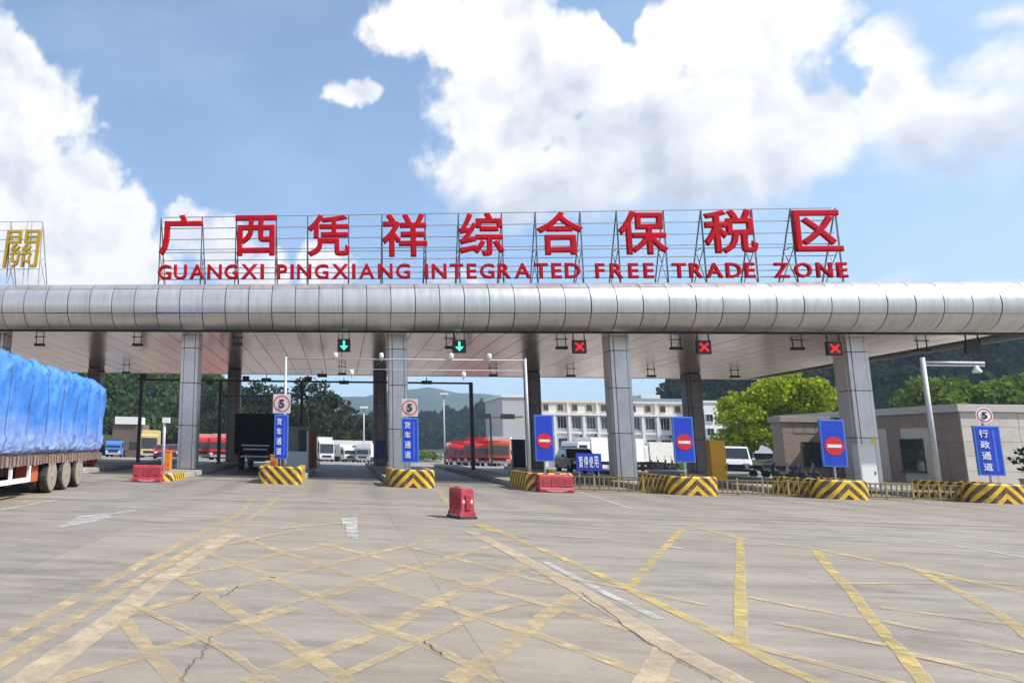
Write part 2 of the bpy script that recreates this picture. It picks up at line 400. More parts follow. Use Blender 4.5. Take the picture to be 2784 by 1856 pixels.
def stripes(name, chev):
    m = bpy.data.materials.new(name); m.use_nodes = True; t = m.node_tree; L = t.links; b = t.nodes['Principled BSDF']
    uv = t.nodes.new('ShaderNodeUVMap'); sp = t.nodes.new('ShaderNodeSeparateXYZ'); L.new(uv.outputs[0], sp.inputs[0])
    u = sp.outputs[0]
    if chev:
        a = t.nodes.new('ShaderNodeMath'); a.operation = 'ABSOLUTE'; L.new(u, a.inputs[0]); u = a.outputs[0]
    ns = t.nodes.new('ShaderNodeTexNoise'); ns.inputs['Scale'].default_value = 9; ns.inputs['Detail'].default_value = 4; L.new(uv.outputs[0], ns.inputs['Vector'])
    ad = t.nodes.new('ShaderNodeMath'); ad.operation = 'ADD'; L.new(u, ad.inputs[0]); L.new(sp.outputs[1], ad.inputs[1])
    wv = t.nodes.new('ShaderNodeMath'); wv.operation = 'MULTIPLY_ADD'; wv.inputs[1].default_value = .05; L.new(ns.outputs['Fac'], wv.inputs[0]); L.new(ad.outputs[0], wv.inputs[2])
    dv = t.nodes.new('ShaderNodeMath'); dv.operation = 'MULTIPLY'; dv.inputs[1].default_value = 1 / .40; L.new(wv.outputs[0], dv.inputs[0])
    fr = t.nodes.new('ShaderNodeMath'); fr.operation = 'FRACT'; L.new(dv.outputs[0], fr.inputs[0])
    gt = t.nodes.new('ShaderNodeMapRange'); gt.inputs[1].default_value = .50; gt.inputs[2].default_value = .54; L.new(fr.outputs[0], gt.inputs[0])
    n = t.nodes.new('ShaderNodeTexNoise'); n.inputs['Scale'].default_value = 3.5; n.inputs['Detail'].default_value = 9; n.inputs['Roughness'].default_value = .7; L.new(uv.outputs[0], n.inputs['Vector'])
    w = t.nodes.new('ShaderNodeMapRange'); w.inputs[1].default_value = .44; w.inputs[2].default_value = .70; w.inputs[4].default_value = .8; L.new(n.outputs['Fac'], w.inputs[0])
    c1 = t.nodes.new('ShaderNodeMix'); c1.data_type = 'RGBA'; c1.inputs[6].default_value = (.045, .02, .015, 1); c1.inputs[7].default_value = (.80, .50, .02, 1)
    L.new(gt.outputs[0], c1.inputs[0])
    c2 = t.nodes.new('ShaderNodeMix'); c2.data_type = 'RGBA'; c2.inputs[7].default_value = (.33, .22, .10, 1); L.new(w.outputs[0], c2.inputs[0]); L.new(c1.outputs[2], c2.inputs[6])
    L.new(c2.outputs[2], b.inputs['Base Color']); b.inputs['Roughness'].default_value = .6
    return m
M_chev = stripes('chevron_paint', True); M_diag = stripes('diagonal_paint', False)

# ------------------------------------------------------------------ ground
def ground_material():
    m = bpy.data.materials.new('concrete_apron'); m.use_nodes = True; t = m.node_tree; L = t.links; b = t.nodes['Principled BSDF']
    tcn = t.nodes.new('ShaderNodeTexCoord'); P = tcn.outputs['Object']
    def noi(sc, det, rough, stretch=None, off=0.):
        mp = t.nodes.new('ShaderNodeMapping'); mp.inputs['Scale'].default_value = stretch or (1, 1, 1); mp.inputs['Location'].default_value = (off, off * .7, 0)
        L.new(P, mp.inputs[0]); n = t.nodes.new('ShaderNodeTexNoise'); n.inputs['Scale'].default_value = sc; n.inputs['Detail'].default_value = det; n.inputs['Roughness'].default_value = rough
        L.new(mp.outputs[0], n.inputs['Vector']); return n.outputs['Fac']
    def mr(x, a, b_, c, d):
        k = t.nodes.new('ShaderNodeMapRange'); k.inputs[1].default_value = a; k.inputs[2].default_value = b_; k.inputs[3].default_value = c; k.inputs[4].default_value = d
        L.new(x, k.inputs[0]); return k.outputs[0]
    def mix(f, a, c, blend='MIX'):
        k = t.nodes.new('ShaderNodeMix'); k.data_type = 'RGBA'; k.blend_type = blend
        L.new(f, k.inputs[0])
        for i, v in ((6, a), (7, c)):
            if isinstance(v, tuple): k.inputs[i].default_value = (*v, 1)
            else: L.new(v, k.inputs[i])
        return k.outputs[2]
    base = mix(mr(noi(.22, 6, .6), .3, .7, 0, 1), (.235, .203, .175), (.295, .258, .222))
    base = mix(mr(noi(.5, 8, .7, (.45, 1.3, 1), 41), .40, .66, 0, .8), base, (.275, .245, .21))       # pale blotches
    base = mix(mr(noi(.7, 8, .7, (.7, 1.6, 1), 5), .45, .66, 0, .9), base, (.145, .126, .115))        # stains
    base = mix(mr(noi(1.1, 8, .72, (.16, 1.8, 1), 9), .50, .76, 0, .5), base, (.14, .126, .122))     # rubber and drag marks
    base = mix(mr(noi(1.7, 8, .74, (.3, 1.6, 1), 19), .46, .66, 0, .8), base, (.325, .295, .255))     # pale laitance
    base = mix(mr(noi(.12, 3, .5, None, 31), .48, .68, 0, .55), base, (.27, .222, .155))             # dusty, sandy areas
    base = mix(mr(noi(4.5, 6, .75, None, 51), .60, .70, 0, .55), base, (.10, .088, .082))              # drips and spots
    base = mix(mr(noi(28, 4, .7), .4, .75, 0, .35), base, (.14, .125, .115))
    bk = t.nodes.new('ShaderNodeTexBrick'); bk.offset = 0; bk.squash = 1
    for k_, v_ in (('Scale', 1.), ('Mortar Size', .008), ('Mortar Smooth', .3), ('Brick Width', 5.0), ('Row Height', 4.4)): bk.inputs[k_].default_value = v_
    bk.inputs['Color1'].default_value = (.90, .90, .90, 1); bk.inputs['Color2'].default_value = (1.06, 1.05, 1.03, 1); bk.inputs['Mortar'].default_value = (.72, .70, .68, 1)
    mpb = t.nodes.new('ShaderNodeMapping'); mpb.inputs['Location'].default_value = (1.7, 2.1, 0); L.new(P, mpb.inputs[0]); L.new(mpb.outputs[0], bk.inputs['Vector'])
    one = t.nodes.new('ShaderNodeValue'); one.outputs[0].default_value = 1.
    base = mix(one.outputs[0], base, bk.outputs['Color'], 'MULTIPLY')
    sx_ = t.nodes.new('ShaderNodeSeparateXYZ'); L.new(P, sx_.inputs[0])
    def mth(op, a_, b__=None):
        q_ = t.nodes.new('ShaderNodeMath'); q_.operation = op
        for i_, v_ in enumerate((a_, b__)):
            if v_ is None: continue
            if isinstance(v_, (int, float)): q_.inputs[i_].default_value = v_
            else: L.new(v_, q_.inputs[i_])
        return q_.outputs[0]
    lx = mth('PINGPONG', mth('ADD', sx_.outputs[0], 5.1447 * 20), 5.1447 / 2)              # distance from the nearest island line
    tr_ = mr(mth('ABSOLUTE', mth('SUBTRACT', lx, 1.65)), .15, .55, 1, 0)
    tr_ = mth('MULTIPLY', tr_, mr(sx_.outputs[1], -14, -2, 0, 1))
    tr_ = mth('MULTIPLY', tr_, mr(noi(.9, 6, .7, (1.6, .35, 1), 71), .35, .65, .1, .6))
    base = mix(tr_, base, (.12, .105, .098))
    L.new(base, b.inputs['Base Color']); b.inputs['Roughness'].default_value = .82
    bp = t.nodes.new('ShaderNodeBump'); bp.inputs['Strength'].default_value = .25; bp.inputs['Distance'].default_value = .02
    L.new(noi(60, 4, .7), bp.inputs['Height']); L.new(bp.outputs[0], b.inputs['Normal'])
    return m
M_ground = ground_material()
xs = [-2500, -1500, -400, -150, -80, -50, -30, -15, 0, 15, 30, 50, 80, 150, 400, 1500, 2500]
ys = [-300, -60, -20, 0, 10, 28, 40, 60, 90, 130, 168, 250, 500, 1200, 2250]
mb = MB()
mb.add([(x, y, ground_z(y)) for y in ys for x in xs], [(j * len(xs) + i, j * len(xs) + i + 1, (j + 1) * len(xs) + i + 1, (j + 1) * len(xs) + i) for j in range(len(ys) - 1) for i in range(len(xs) - 1)])
ground = struct(mb.build('ground', M_ground))

def paint_mat(name, col, wear, lo=.42, hi=.62):
    m = bpy.data.materials.new(name); m.use_nodes = True; t = m.node_tree; L = t.links; b = t.nodes['Principled BSDF']
    tcn = t.nodes.new('ShaderNodeTexCoord')
    def noi(sc, st):
        mp = t.nodes.new('ShaderNodeMapping'); mp.inputs['Scale'].default_value = st; L.new(tcn.outputs['Object'], mp.inputs[0])
        n = t.nodes.new('ShaderNodeTexNoise'); n.inputs['Scale'].default_value = sc; n.inputs['Detail'].default_value = 7; n.inputs['Roughness'].default_value = .68
        L.new(mp.outputs[0], n.inputs['Vector']); return n.outputs['Fac']
    mp = t.nodes.new('ShaderNodeMapRange'); mp.inputs[1].default_value = lo; mp.inputs[2].default_value = hi; mp.inputs[3].default_value = 1; mp.inputs[4].default_value = wear
    L.new(noi(3.2, (1, 1, 1)), mp.inputs[0])
    v = t.nodes.new('ShaderNodeMapRange'); v.inputs[1].default_value = .3; v.inputs[2].default_value = .7; v.inputs[3].default_value = .78; v.inputs[4].default_value = 1.15
    L.new(noi(7, (1, 1, 1)), v.inputs[0])
    s = t.nodes.new('ShaderNodeVectorMath'); s.operation = 'SCALE'; s.inputs[0].default_value = col; L.new(v.outputs[0], s.inputs['Scale'])
    L.new(s.outputs[0], b.inputs['Base Color']); b.inputs['Roughness'].default_value = .75
    bw = t.nodes.new('ShaderNodeMapRange'); bw.inputs[1].default_value = .40; bw.inputs[2].default_value = .62; bw.inputs[3].default_value = 1; bw.inputs[4].default_value = .55
    L.new(noi(.45, (1, 1, 1)), bw.inputs[0])
    al = t.nodes.new('ShaderNodeMath'); al.operation = 'MULTIPLY'; L.new(mp.outputs[0], al.inputs[0]); L.new(bw.outputs[0], al.inputs[1])
    fl = t.nodes.new('ShaderNodeMapRange'); fl.inputs[1].default_value = .55; fl.inputs[2].default_value = .70; fl.inputs[3].default_value = 1; fl.inputs[4].default_value = .25
    L.new(noi(14., (1, 1, 1)), fl.inputs[0])
    a2 = t.nodes.new('ShaderNodeMath'); a2.operation = 'MULTIPLY'; L.new(al.outputs[0], a2.inputs[0]); L.new(fl.outputs[0], a2.inputs[1])
    L.new(a2.outputs[0], b.inputs['Alpha'])
    return m
M_ylw = paint_mat('worn_yellow_road_paint', (.53, .405, .225), .10, .36, .66)
M_ybr = paint_mat('bright_yellow_road_paint', (.57, .425, .14), .08, .37, .68)
M_pnk = paint_mat('thick_faded_line_paint', (.50, .395, .27), .35, .42, .74)
M_wht = paint_mat('worn_white_road_paint', (.50, .49, .475), .15, .4, .7)
M_jnt = mat('joint_sealant', (.08, .068, .06), .9, 0, .3, 4.)
LAYER = [.004]
def strip(name, pts, w, m, z=None, rag=True):        # a painted line along ground points
    z = LAYER[0] if z is None else z
    LAYER[0] += .00012
    P0 = [np.array(p[:2], float) for p in pts]; P = []; vs = []
    for p, q in zip(P0[:-1], P0[1:]):
        n_ = max(1, int(np.linalg.norm(q - p) / .16)) if rag else 1
        P += [p + (q - p) * k / n_ for k in range(n_)]
    P.append(P0[-1])
    for i, p in enumerate(P):
        d = P[min(i + 1, len(P) - 1)] - P[max(i - 1, 0)]; d = d / (np.linalg.norm(d) + 1e-9); n = np.array([-d[1], d[0]]) * w / 2
        ja, jb = (rng.uniform(.86, 1.08), rng.uniform(.86, 1.08)) if rag else (1, 1)
        if rag and rng.random() < .05: ja *= .45
        vs += [(*(p + n * ja), 0), (*(p - n * jb), 0)]
    mb = MB().add(vs, [(2 * i, 2 * i + 1, 2 * i + 3, 2 * i + 2) for i in range(len(P) - 1)])
    return mb.build(name, m, ground, (0, 0, z))
def ca(*p): return [G(x / 1.9886, 1174.3 + y / 1.9886) for x, y in p]
def cb(*p): return [G(1169.2 + x / 1.9886, 1174.3 + y / 1.9886) for x, y in p]
def dd(*p): return [G(x, y) for x, y in p]
for pts, w, m in [
    (ca((-260, 724), (0, 585), (430, 355), (720, 200), (1100, 10)) + dd((585, 1135)), .13, M_ylw),
    (ca((-200, 808), (0, 690), (560, 355), (760, 240), (1180, 10)) + dd((640, 1140)), .14, M_ylw),
    (ca((-20, 860), (100, 783), (530, 480), (740, 312), (930, 190), (1060, 100)), .26, M_pnk),
    (ca((560, 490), (690, 650), (820, 783)), .13, M_ylw),
    (ca((830, 300), (960, 380), (1140, 500), (1430, 670), (1600, 783)), .15, M_ylw),
    (ca((950, 190), (1240, 300), (1450, 395), (1620, 480), (1760, 540), (1900, 590), (2170, 710), (2300, 783)), .13, M_ylw),
    (ca((1080, 110), (1290, 185), (1480, 250), (1690, 320), (2000, 420)) + cb((20, 535), (120, 560), (620, 740), (760, 783)), .13, M_ylw),
    (ca((1450, 145), (1690, 200), (1900, 265), (2180, 345)) + cb((20, 385), (270, 455), (570, 545)), .13, M_ylw),
    (ca((1890, 165), (2060, 210), (2300, 270)) + cb((100, 310), (200, 330)), .12, M_ylw),
    (ca((180, 798), (690, 645), (1140, 500), (1350, 440)), .13, M_ylw),
    (ca((560, 475), (900, 385), (1240, 300), (1480, 250), (1690, 195), (2050, 115)), .12, M_ylw),
    (ca((770, 300), (1100, 240), (1300, 185), (1550, 150)), .12, M_ylw),
    (ca((1130, 783), (1430, 660), (1760, 540), (2000, 410), (2200, 330), (2352, 270)) + cb((70, 245)), .15, M_ylw),
    (ca((1470, 395), (1690, 320), (1880, 265), (2060, 210), (2240, 160)), .13, M_ylw),
    (ca((2060, 783), (2330, 610)) + cb((130, 500), (300, 380)), .15, M_ylw),
    (cb((630, 800), (720, 630)), .19, M_pnk),
    (cb((-180, 90), (0, 180), (330, 365), (700, 600), (1080, 800)), .24, M_pnk),
    (cb((-120, 60), (70, 140), (330, 250), (540, 350), (760, 460), (1000, 580), (1200, 690), (1450, 795)), .14, M_ybr),
    (cb((160, 230), (430, 368), (690, 493)), .11, M_wht),
    (cb((1055, 120), (1057, 350), (1060, 610)), .12, M_ybr),
    (cb((800, 70), (690, 190), (550, 345)), .12, M_ybr),
    (cb((1400, 180), (1470, 270), (1560, 360), (1660, 500), (1790, 640), (1920, 800)), .12, M_ybr),
    (cb((1870, 270), (2100, 390), (2270, 490), (2400, 590)), .12, M_ybr),
    (cb((800, 60), (1080, 130), (1390, 170), (1850, 260), (2400, 385)), .16, M_ylw),
    (cb((1090, 390), (1500, 470), (1640, 490)), .12, M_ylw),
    (cb((1220, 510), (1730, 612)), .12, M_ylw),
    (cb((1090, 610), (1800, 790)), .13, M_ylw),
    (cb((1800, 645), (2400, 782)), .13, M_ylw),
    (cb((1700, 500), (1950, 550)), .12, M_ylw),
    (cb((2080, 585), (2400, 655)), .12, M_ylw),
    (cb((1950, 300), (2400, 345)), .13, M_ybr),
    (cb((1700, 440), (2400, 530)), .12, M_ylw),
    (cb((1460, 90), (2000, 150), (2400, 218)), .10, M_wht),
    (cb((330, 72), (440, 80)), .22, M_wht), (cb((725, 162), (800, 170)), .2, M_wht),
    (ca((640, 440), (1010, 620), (1250, 783)), .09, M_ylw), (ca((1180, 470), (1600, 330), (1900, 230)), .08, M_ylw), (ca((1500, 783), (1900, 600), (2200, 470)) + cb((60, 420)), .08, M_ylw),
    (cb((100, 280), (420, 330), (900, 430)), .1, M_ylw), (cb((1500, 330), (1950, 330)), .1, M_ylw), (cb((200, 110), (480, 130)), .12, M_ylw),
    (dd((1090, 1218), (1150, 1222), (1240, 1240)), .12, M_ylw), (dd((640, 1215), (760, 1203), (850, 1200)), .12, M_ylw), (dd((480, 1265), (520, 1250), (700, 1215)), .1, M_ylw),
    (dd((250, 1182), (312, 1172)), .22, M_wht),
    (dd((0, 1172), (130, 1148)), .12, M_wht), (dd((0, 1150), (70, 1142)), .12, M_ylw),
    (dd((800, 1190), (806, 1234)), .15, M_wht),
    (dd((1010, 1130), (1030, 1160)), .16, M_ylw), (dd((1095, 1205), (1130, 1220)), .15, M_ybr),
    (dd((1330, 1130), (1450, 1168)), .14, M_wht), (dd((1700, 1158), (1860, 1172)), .13, M_wht), (dd((2060, 1160), (2240, 1176)), .12, M_wht)]:
    strip('painted_line', pts, w * (1.18 if m is M_ylw else 1.), m)
# turn arrow heads
def poly(name, pts, m):
    LAYER[0] += .0002
    return MB().add([(p[0], p[1], 0) for p in pts], [tuple(range(len(pts)))]).build(name, m, ground, (0, 0, LAYER[0]))
poly('arrow_head', dd((128, 1214), (182, 1186), (250, 1178), (255, 1189), (200, 1203)), M_wht)
poly('arrow_head', dd((783, 1190), (820, 1188), (822, 1240), (808, 1240), (802, 1202), (788, 1206)), M_wht)
# expansion joints and cracks in the slab
strip('joint', dd((-60, 1146), (300, 1147), (620, 1151), (1000, 1163), (1170, 1176), (1810, 1196), (2400, 1213)), .05, M_jnt)
strip('joint', dd((1170, 1181), (1810, 1202), (2400, 1221)), .03, M_jnt)
M_crk = mat('crack_dirt', (.11, .095, .085), .9, 0, .3, 4.)
def crack(pts, w):
    out = []
    for p, q in zip(pts[:-1], pts[1:]):
        for k in range(8): out.append(p + (q - p) * k / 8 + np.array([rng.normal() * .012, rng.normal() * .02, 0]))
    strip('crack', out, w * .6, M_crk)
for pts, w in [(ca((970, 570), (930, 640), (890, 690), (850, 740), (830, 783)), .012), (ca((1090, 340), (1060, 365), (1000, 400)), .018), (cb((330, 370), (620, 590), (800, 690), (960, 783)), .014),
               (ca((1940, 590), (1990, 640), (2030, 660)), .02), (ca((880, 400), (930, 365)), .02), (ca((1230, 300), (1260, 306)), .04)]:
    crack(pts, w)
for yy in (-3.0, 2.2):
    strip('joint', [(x + 0., yy + .02 * math.sin(x), 0) for x in range(-30, 31, 6)], .012, M_jnt)
# lane strips coloured darker for the roof's shade, plus worn rubber and oil
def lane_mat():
    m = mat('lane_shade_and_rubber', (.05, .047, .052), .55, 0, .25, .8, dirt=.5, dirtcol=(.11, .105, .115), dscale=1.1, stretch=(2.2, .18, 1))
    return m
SP = 5.1447
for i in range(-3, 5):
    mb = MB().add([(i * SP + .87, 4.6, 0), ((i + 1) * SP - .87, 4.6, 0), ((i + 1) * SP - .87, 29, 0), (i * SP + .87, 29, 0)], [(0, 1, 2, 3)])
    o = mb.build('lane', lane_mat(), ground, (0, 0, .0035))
# far yard surface
mb = MB()
ry = [29.2, 40, 60, 90, 130, 168]
mb.add([(x, y, ground_z(y) + .02) for y in ry for x in (-60, -15, 30, 70)], [(j * 4 + i, j * 4 + i + 1, j * 4 + i + 5, j * 4 + i + 4) for j in range(len(ry) - 1) for i in range(3)])
mb.build('yard', mat('yard_concrete', (.24, .22, .205), .85, 0, .2, .3, dirt=.5, dirtcol=(.2, .18, .17), dscale=.4), ground)

# ------------------------------------------------------------------ toll gate: roof, fascia, soffit, columns
gate = thing('toll_gate', 'long flat toll gate roof with rounded metal panel fascia on grey columns', 'toll gate', (0, 0, 0))
X0, X1, XT, YF, YB, ZS = -27.6, 26.6, 30., 4.75, 24.9, 6.64
FR, FZ = 1.11, 7.955
mb = MB()
pts = [(YF + .35, ZS + .32), (YB, ZS + .12), (YB, 8.5), (YF + .35, FZ + FR - .12)]
mb.prism(pts, 0, X0, X1)
arc = [(YF - (FR - .05) * math.cos(R(a)), FZ + (FR - .05) * math.sin(R(a))) for a in range(88, -91, -14)]
mb.prism([(YF + .352, FZ + FR - .1)] + arc + [(YF + .352, ZS + .3)], 0, X0, XT)
roof = mb.build('roof', M_core, gate)
PITCH_X = 1.087
xj0 = -11.38 - 15 * PITCH_X
def fascia_piece(a0, a1, n=6):
    m = MB(); w = PITCH_X / 2 - .018; vs = []
    for k in range(n + 1):
        a = R(a0 + (a1 - a0) * k / n)
        for r in (FR, FR - .045):
            for x in (-w, w): vs.append((x, -r * math.cos(a), r * math.sin(a)))
    fs = []
    for k in range(n):
        o = 4 * k; fs += [(o, o + 1, o + 5, o + 4), (o, o + 4, o + 6, o + 2), (o + 1, o + 3, o + 7, o + 5)]
    fs += [(0, 2, 3, 1), (4 * n, 4 * n + 1, 4 * n + 3, 4 * n + 2)]
    m.add(vs, fs); me = m.mesh('fascia_panel')
    for p in me.polygons: p.use_smooth = abs(p.normal.x) < .3
    fo = [(p.normal.x, p.center.y ** 2 + p.center.z ** 2) for p in me.polygons]
    me.set_sharp_from_angle(angle=R(40))
    me.materials.append(M_alu); return me
rows = [fascia_piece(-86, -24.8), fascia_piece(-23.2, 40.4), fascia_piece(42, 98)]
nx = int((X1 - xj0) / PITCH_X); nxt = int((XT - xj0) / PITCH_X)
for i in range(nxt):
    x = xj0 + (i + .5) * PITCH_X
    for me in rows:
        o = link('fascia_panel', me, None, roof, (x, YF + random.uniform(-.004, .004), FZ + random.uniform(-.003, .003)))
        o.rotation_euler = (random.gauss(0, .004), random.gauss(0, .0015), random.gauss(0, .003))
yc = [YF + .42, 11.4, 18.2, YB - .02]
sof = []
for k in range(3):
    w = PITCH_X / 2 - .014
    me = MB().box(-w, w, yc[k] - YF + .012, yc[k + 1] - YF - .012, -.03, .0).mesh('soffit_panel'); me.materials.append(M_soffit); sof.append(me)
for i in range(nx):
    x = xj0 + (i + .5) * PITCH_X
    for k in range(3):
        o = link('soffit_panel', sof[k], None, roof, (x, YF, ZS + .275))
        o.rotation_euler = (-.0098, random.gauss(0, .005), 0)
        o.location.z += random.uniform(-.004, .004)
me = MB().box(X1 + .002, X1 + .06, YF + .4, YB, ZS + .1, 8.6).build('end_panel', M_alu, roof)
MB().box(X0, X1, YB + .002, YB + .06, ZS + .02, 8.75).build('rear_panel', M_alu, roof)
MB().box(X0, X1, YF + .1, YF + .40, ZS + .17, ZS + .25).build('shadow_gap_trim', M_core, roof)
# columns
def col_meshes(w, d, z0, z1, tops, cmat):
    out = []
    zs = [z0] + tops + [z1]
    for a, b in zip(zs[:-1], zs[1:]):
        a += .012; b -= .012
        c = w / 2 - .16
        for s in (-1, 1):
            out.append(('cladding_panel', MB().box(-c, c, s * d / 2 - .03, s * d / 2 + .03, a, b)))
            out.append(('cladding_panel', MB().box(s * w / 2 - .03, s * w / 2 + .03, -d / 2 + .16, d / 2 - .16, a, b)))
            for q in (-1, 1):
                x0, y0 = s * (w / 2 - .07), q * (d / 2 - .07)
                out.append(('corner_strip', MB().box(x0 - .075, x0 + .075, y0 - .075, y0 + .075, a, b)))
    ms = []
    for n, m in out:
        me = m.mesh(n, .012, 1); me.materials.append(cmat); ms.append((n, me))
    return ms
CW, CD_ = .86, 1.0
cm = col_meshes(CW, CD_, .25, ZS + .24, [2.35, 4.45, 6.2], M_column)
cm2 = col_meshes(CW, CD_, .25, ZS + .05, [2.35, 4.45, 6.2], mat('shade_toned_column_cladding', (.17, .14, .14), .4, .4, .08, 1.5, rand=.05, dirt=.25, dscale=1.2))  # rear cladding colour darkened to carry the shade under the roof
core_me = MB().box(-CW / 2 + .06, CW / 2 - .06, -CD_ / 2 + .06, CD_ / 2 - .06, .05, ZS + .13).mesh('column'); core_me.materials.append(M_core)
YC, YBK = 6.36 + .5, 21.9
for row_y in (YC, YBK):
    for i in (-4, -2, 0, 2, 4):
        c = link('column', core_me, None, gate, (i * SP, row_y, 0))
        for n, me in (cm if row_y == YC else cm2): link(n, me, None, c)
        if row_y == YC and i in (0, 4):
            MB().box(.05 if i == 0 else .12, .20 if i == 0 else .26, -CD_ / 2 - .04, -CD_ / 2 - .031, 1.95, 2.35).build('yellow_notice', mat('yellow_notice', (.75, .62, .03), .5), c)
        if row_y == YBK and i == 0:
            MB().box(-.36, .36, -CD_ / 2 - .05, -CD_ / 2 - .031, .7, 1.9).build('blue_notice', mat('dark_blue_notice', (.02, .05, .25), .4), c)

# ------------------------------------------------------------------ rooftop lettering
M_frame = mat('sign_frame_steel', (.13, .14, .165), .5, .4, .15, 8.)
def frame_rails(root, xa, xb, zs, Y):
    for z in zs: MB().bar((xa, Y + .09, z), (xb, Y + .09, z), .035).build('rail', M_steel, root)
def trestle(root, x, Y, z0, z1, zm, back=1.8, fm=None):
    fm = fm or M_frame
    t = MB().bar((x, Y + .14, z0), (x, Y + .14, z1), .05).build('trestle', fm, root)
    MB().bar((x, Y + .16, z1 - .05), (x, Y + back, z0), .045).build('strut', fm, t)
    k = (z1 - zm) / (z1 - z0); MB().bar((x, Y + .14, zm), (x, Y + .14 + (back - .14) * k, zm), .03).build('cross_brace', fm, t)
    k2 = .96; MB().bar((x, Y + .14 + (back - .14) * k, zm), (x, Y + .14, z0 + .3), .028).build('cross_brace', fm, t)
    MB().bar((x, Y + .14, zm), (x, Y + .14 + (back - .14) * k2, z0 + .05), .028).build('cross_brace', fm, t)
YS = 5.0
sign = thing('rooftop_sign', 'red Chinese characters over red capital letters on steel lattice above the roof', 'sign', (4, YS, 8.75))
sign_o = np.array([4, YS, 8.75])
srt = thing('tmp', '', ''); bpy.data.objects.remove(srt)
def S(x, y):
    return PY(x, y, YS) - sign_o
chars = '广西凭祥综合保税区'
cx = [(366, 465, 493, 588), (540, 636, 494, 588), (705, 804, 492, 590), (877, 981, 490, 590), (1054, 1158, 488, 588), (1232, 1340, 485, 586), (1420, 1533, 483, 585), (1616, 1738, 480, 583), (1824, 1932, 482, 578)]
for ch, (a, b, t0, t1) in zip(chars, cx):
    pa, pb = S(a, t1), S(b, t0)
    p1 = S(a + (b - a) * .1, t1); 
    xm0, xm1 = S(a, (t0 + t1) / 2)[0], S(b, (t0 + t1) / 2)[0]
    put_text(ch, 'character', M_red, xm0, xm1, pa[2], pb[2], 0., sign, bold=.022, depth=.12)
    for x in (xm0 + .02, xm1 - .06): trestle(sign, x, 0., 0., 12.62 - 8.75, 10.85 - 8.75)
for word, a, b in (('GUANGXI', 363, 607), ('PINGXIANG', 637, 942), ('INTEGRATED', 975, 1332), ('FREE', 1367, 1500), ('TRADE', 1543, 1732), ('ZONE', 1775, 1944)):
    k0, k1 = (a - 363) / 1581, (b - 363) / 1581
    yl = lambda k: 609 - 5 * k
    xa, xb = S(a, 625)[0], S(b, 622)[0]
    z1 = S(a, yl(k0))[2]; z0 = S(a, yl(k0) + 34)[2]
    h = z1 - z0
    ws = []
    for c in word:
        me, co = text_mesh(c, .02, .1); ws.append(co[:, 0].max() / co[:, 1].max() * h * 1.02 if c != 'I' else h * .24); bpy.data.meshes.remove(me)
    gap = (xb - xa - sum(ws)) / (len(word) - 1); x = xa
    for c, w in zip(word, ws):
        put_text(c, 'letter', M_red, x, x + w, z0, z1, -.05, sign, bold=.022, depth=.12); x += w + gap
xl, xr = S(372, 560)[0], S(1922, 560)[0]
frame_rails(sign, xl, xr, [z - 8.75 for z in (12.6, 12.02, 11.45, 10.93, 10.78, 10.38)], 0.)
frame_rails(sign, xl - .1, S(1944, 625)[0], [z - 8.75 for z in (9.98, 9.72, 9.42)], 0.)
# part of a second, gold sign at the left edge
gsign = thing('rooftop_sign', 'gold calligraphic character on thin white lattice at the left end of the roof', 'sign', (-18.5, YS, 8.75))
go = np.array([-18.5, YS, 8.75])
def S2(x, y): return PY(x, y, YS) - go
p0, p1 = S2(6, 615), S2(90, 529)
put_text('關', 'character', M_gold, p0[0], p1[0], p0[2], p1[2], 0., gsign, bold=.0, depth=.12, shear=.06)
xa, xb = S2(-140, 560)[0], S2(92, 560)[0]
zt = S2(50, 508)[2]
for x in (S2(22, 520)[0], xb, S2(-60, 520)[0], xa): trestle(gsign, x, 0., 0., zt, zt - 1.9, 1.4, M_lgrey)
for z in (zt, zt - .45, zt - .95, zt - 1.55, zt - 2.5): MB().bar((xa, .09, z), (xb, .09, z), .03).build('rail', M_lgrey, gsign)
for x in (S2(22, 520)[0] + .9, xb - .55): MB().bar((x, .09, .1), (x, .09, zt), .03).build('upright', M_lgrey, gsign)

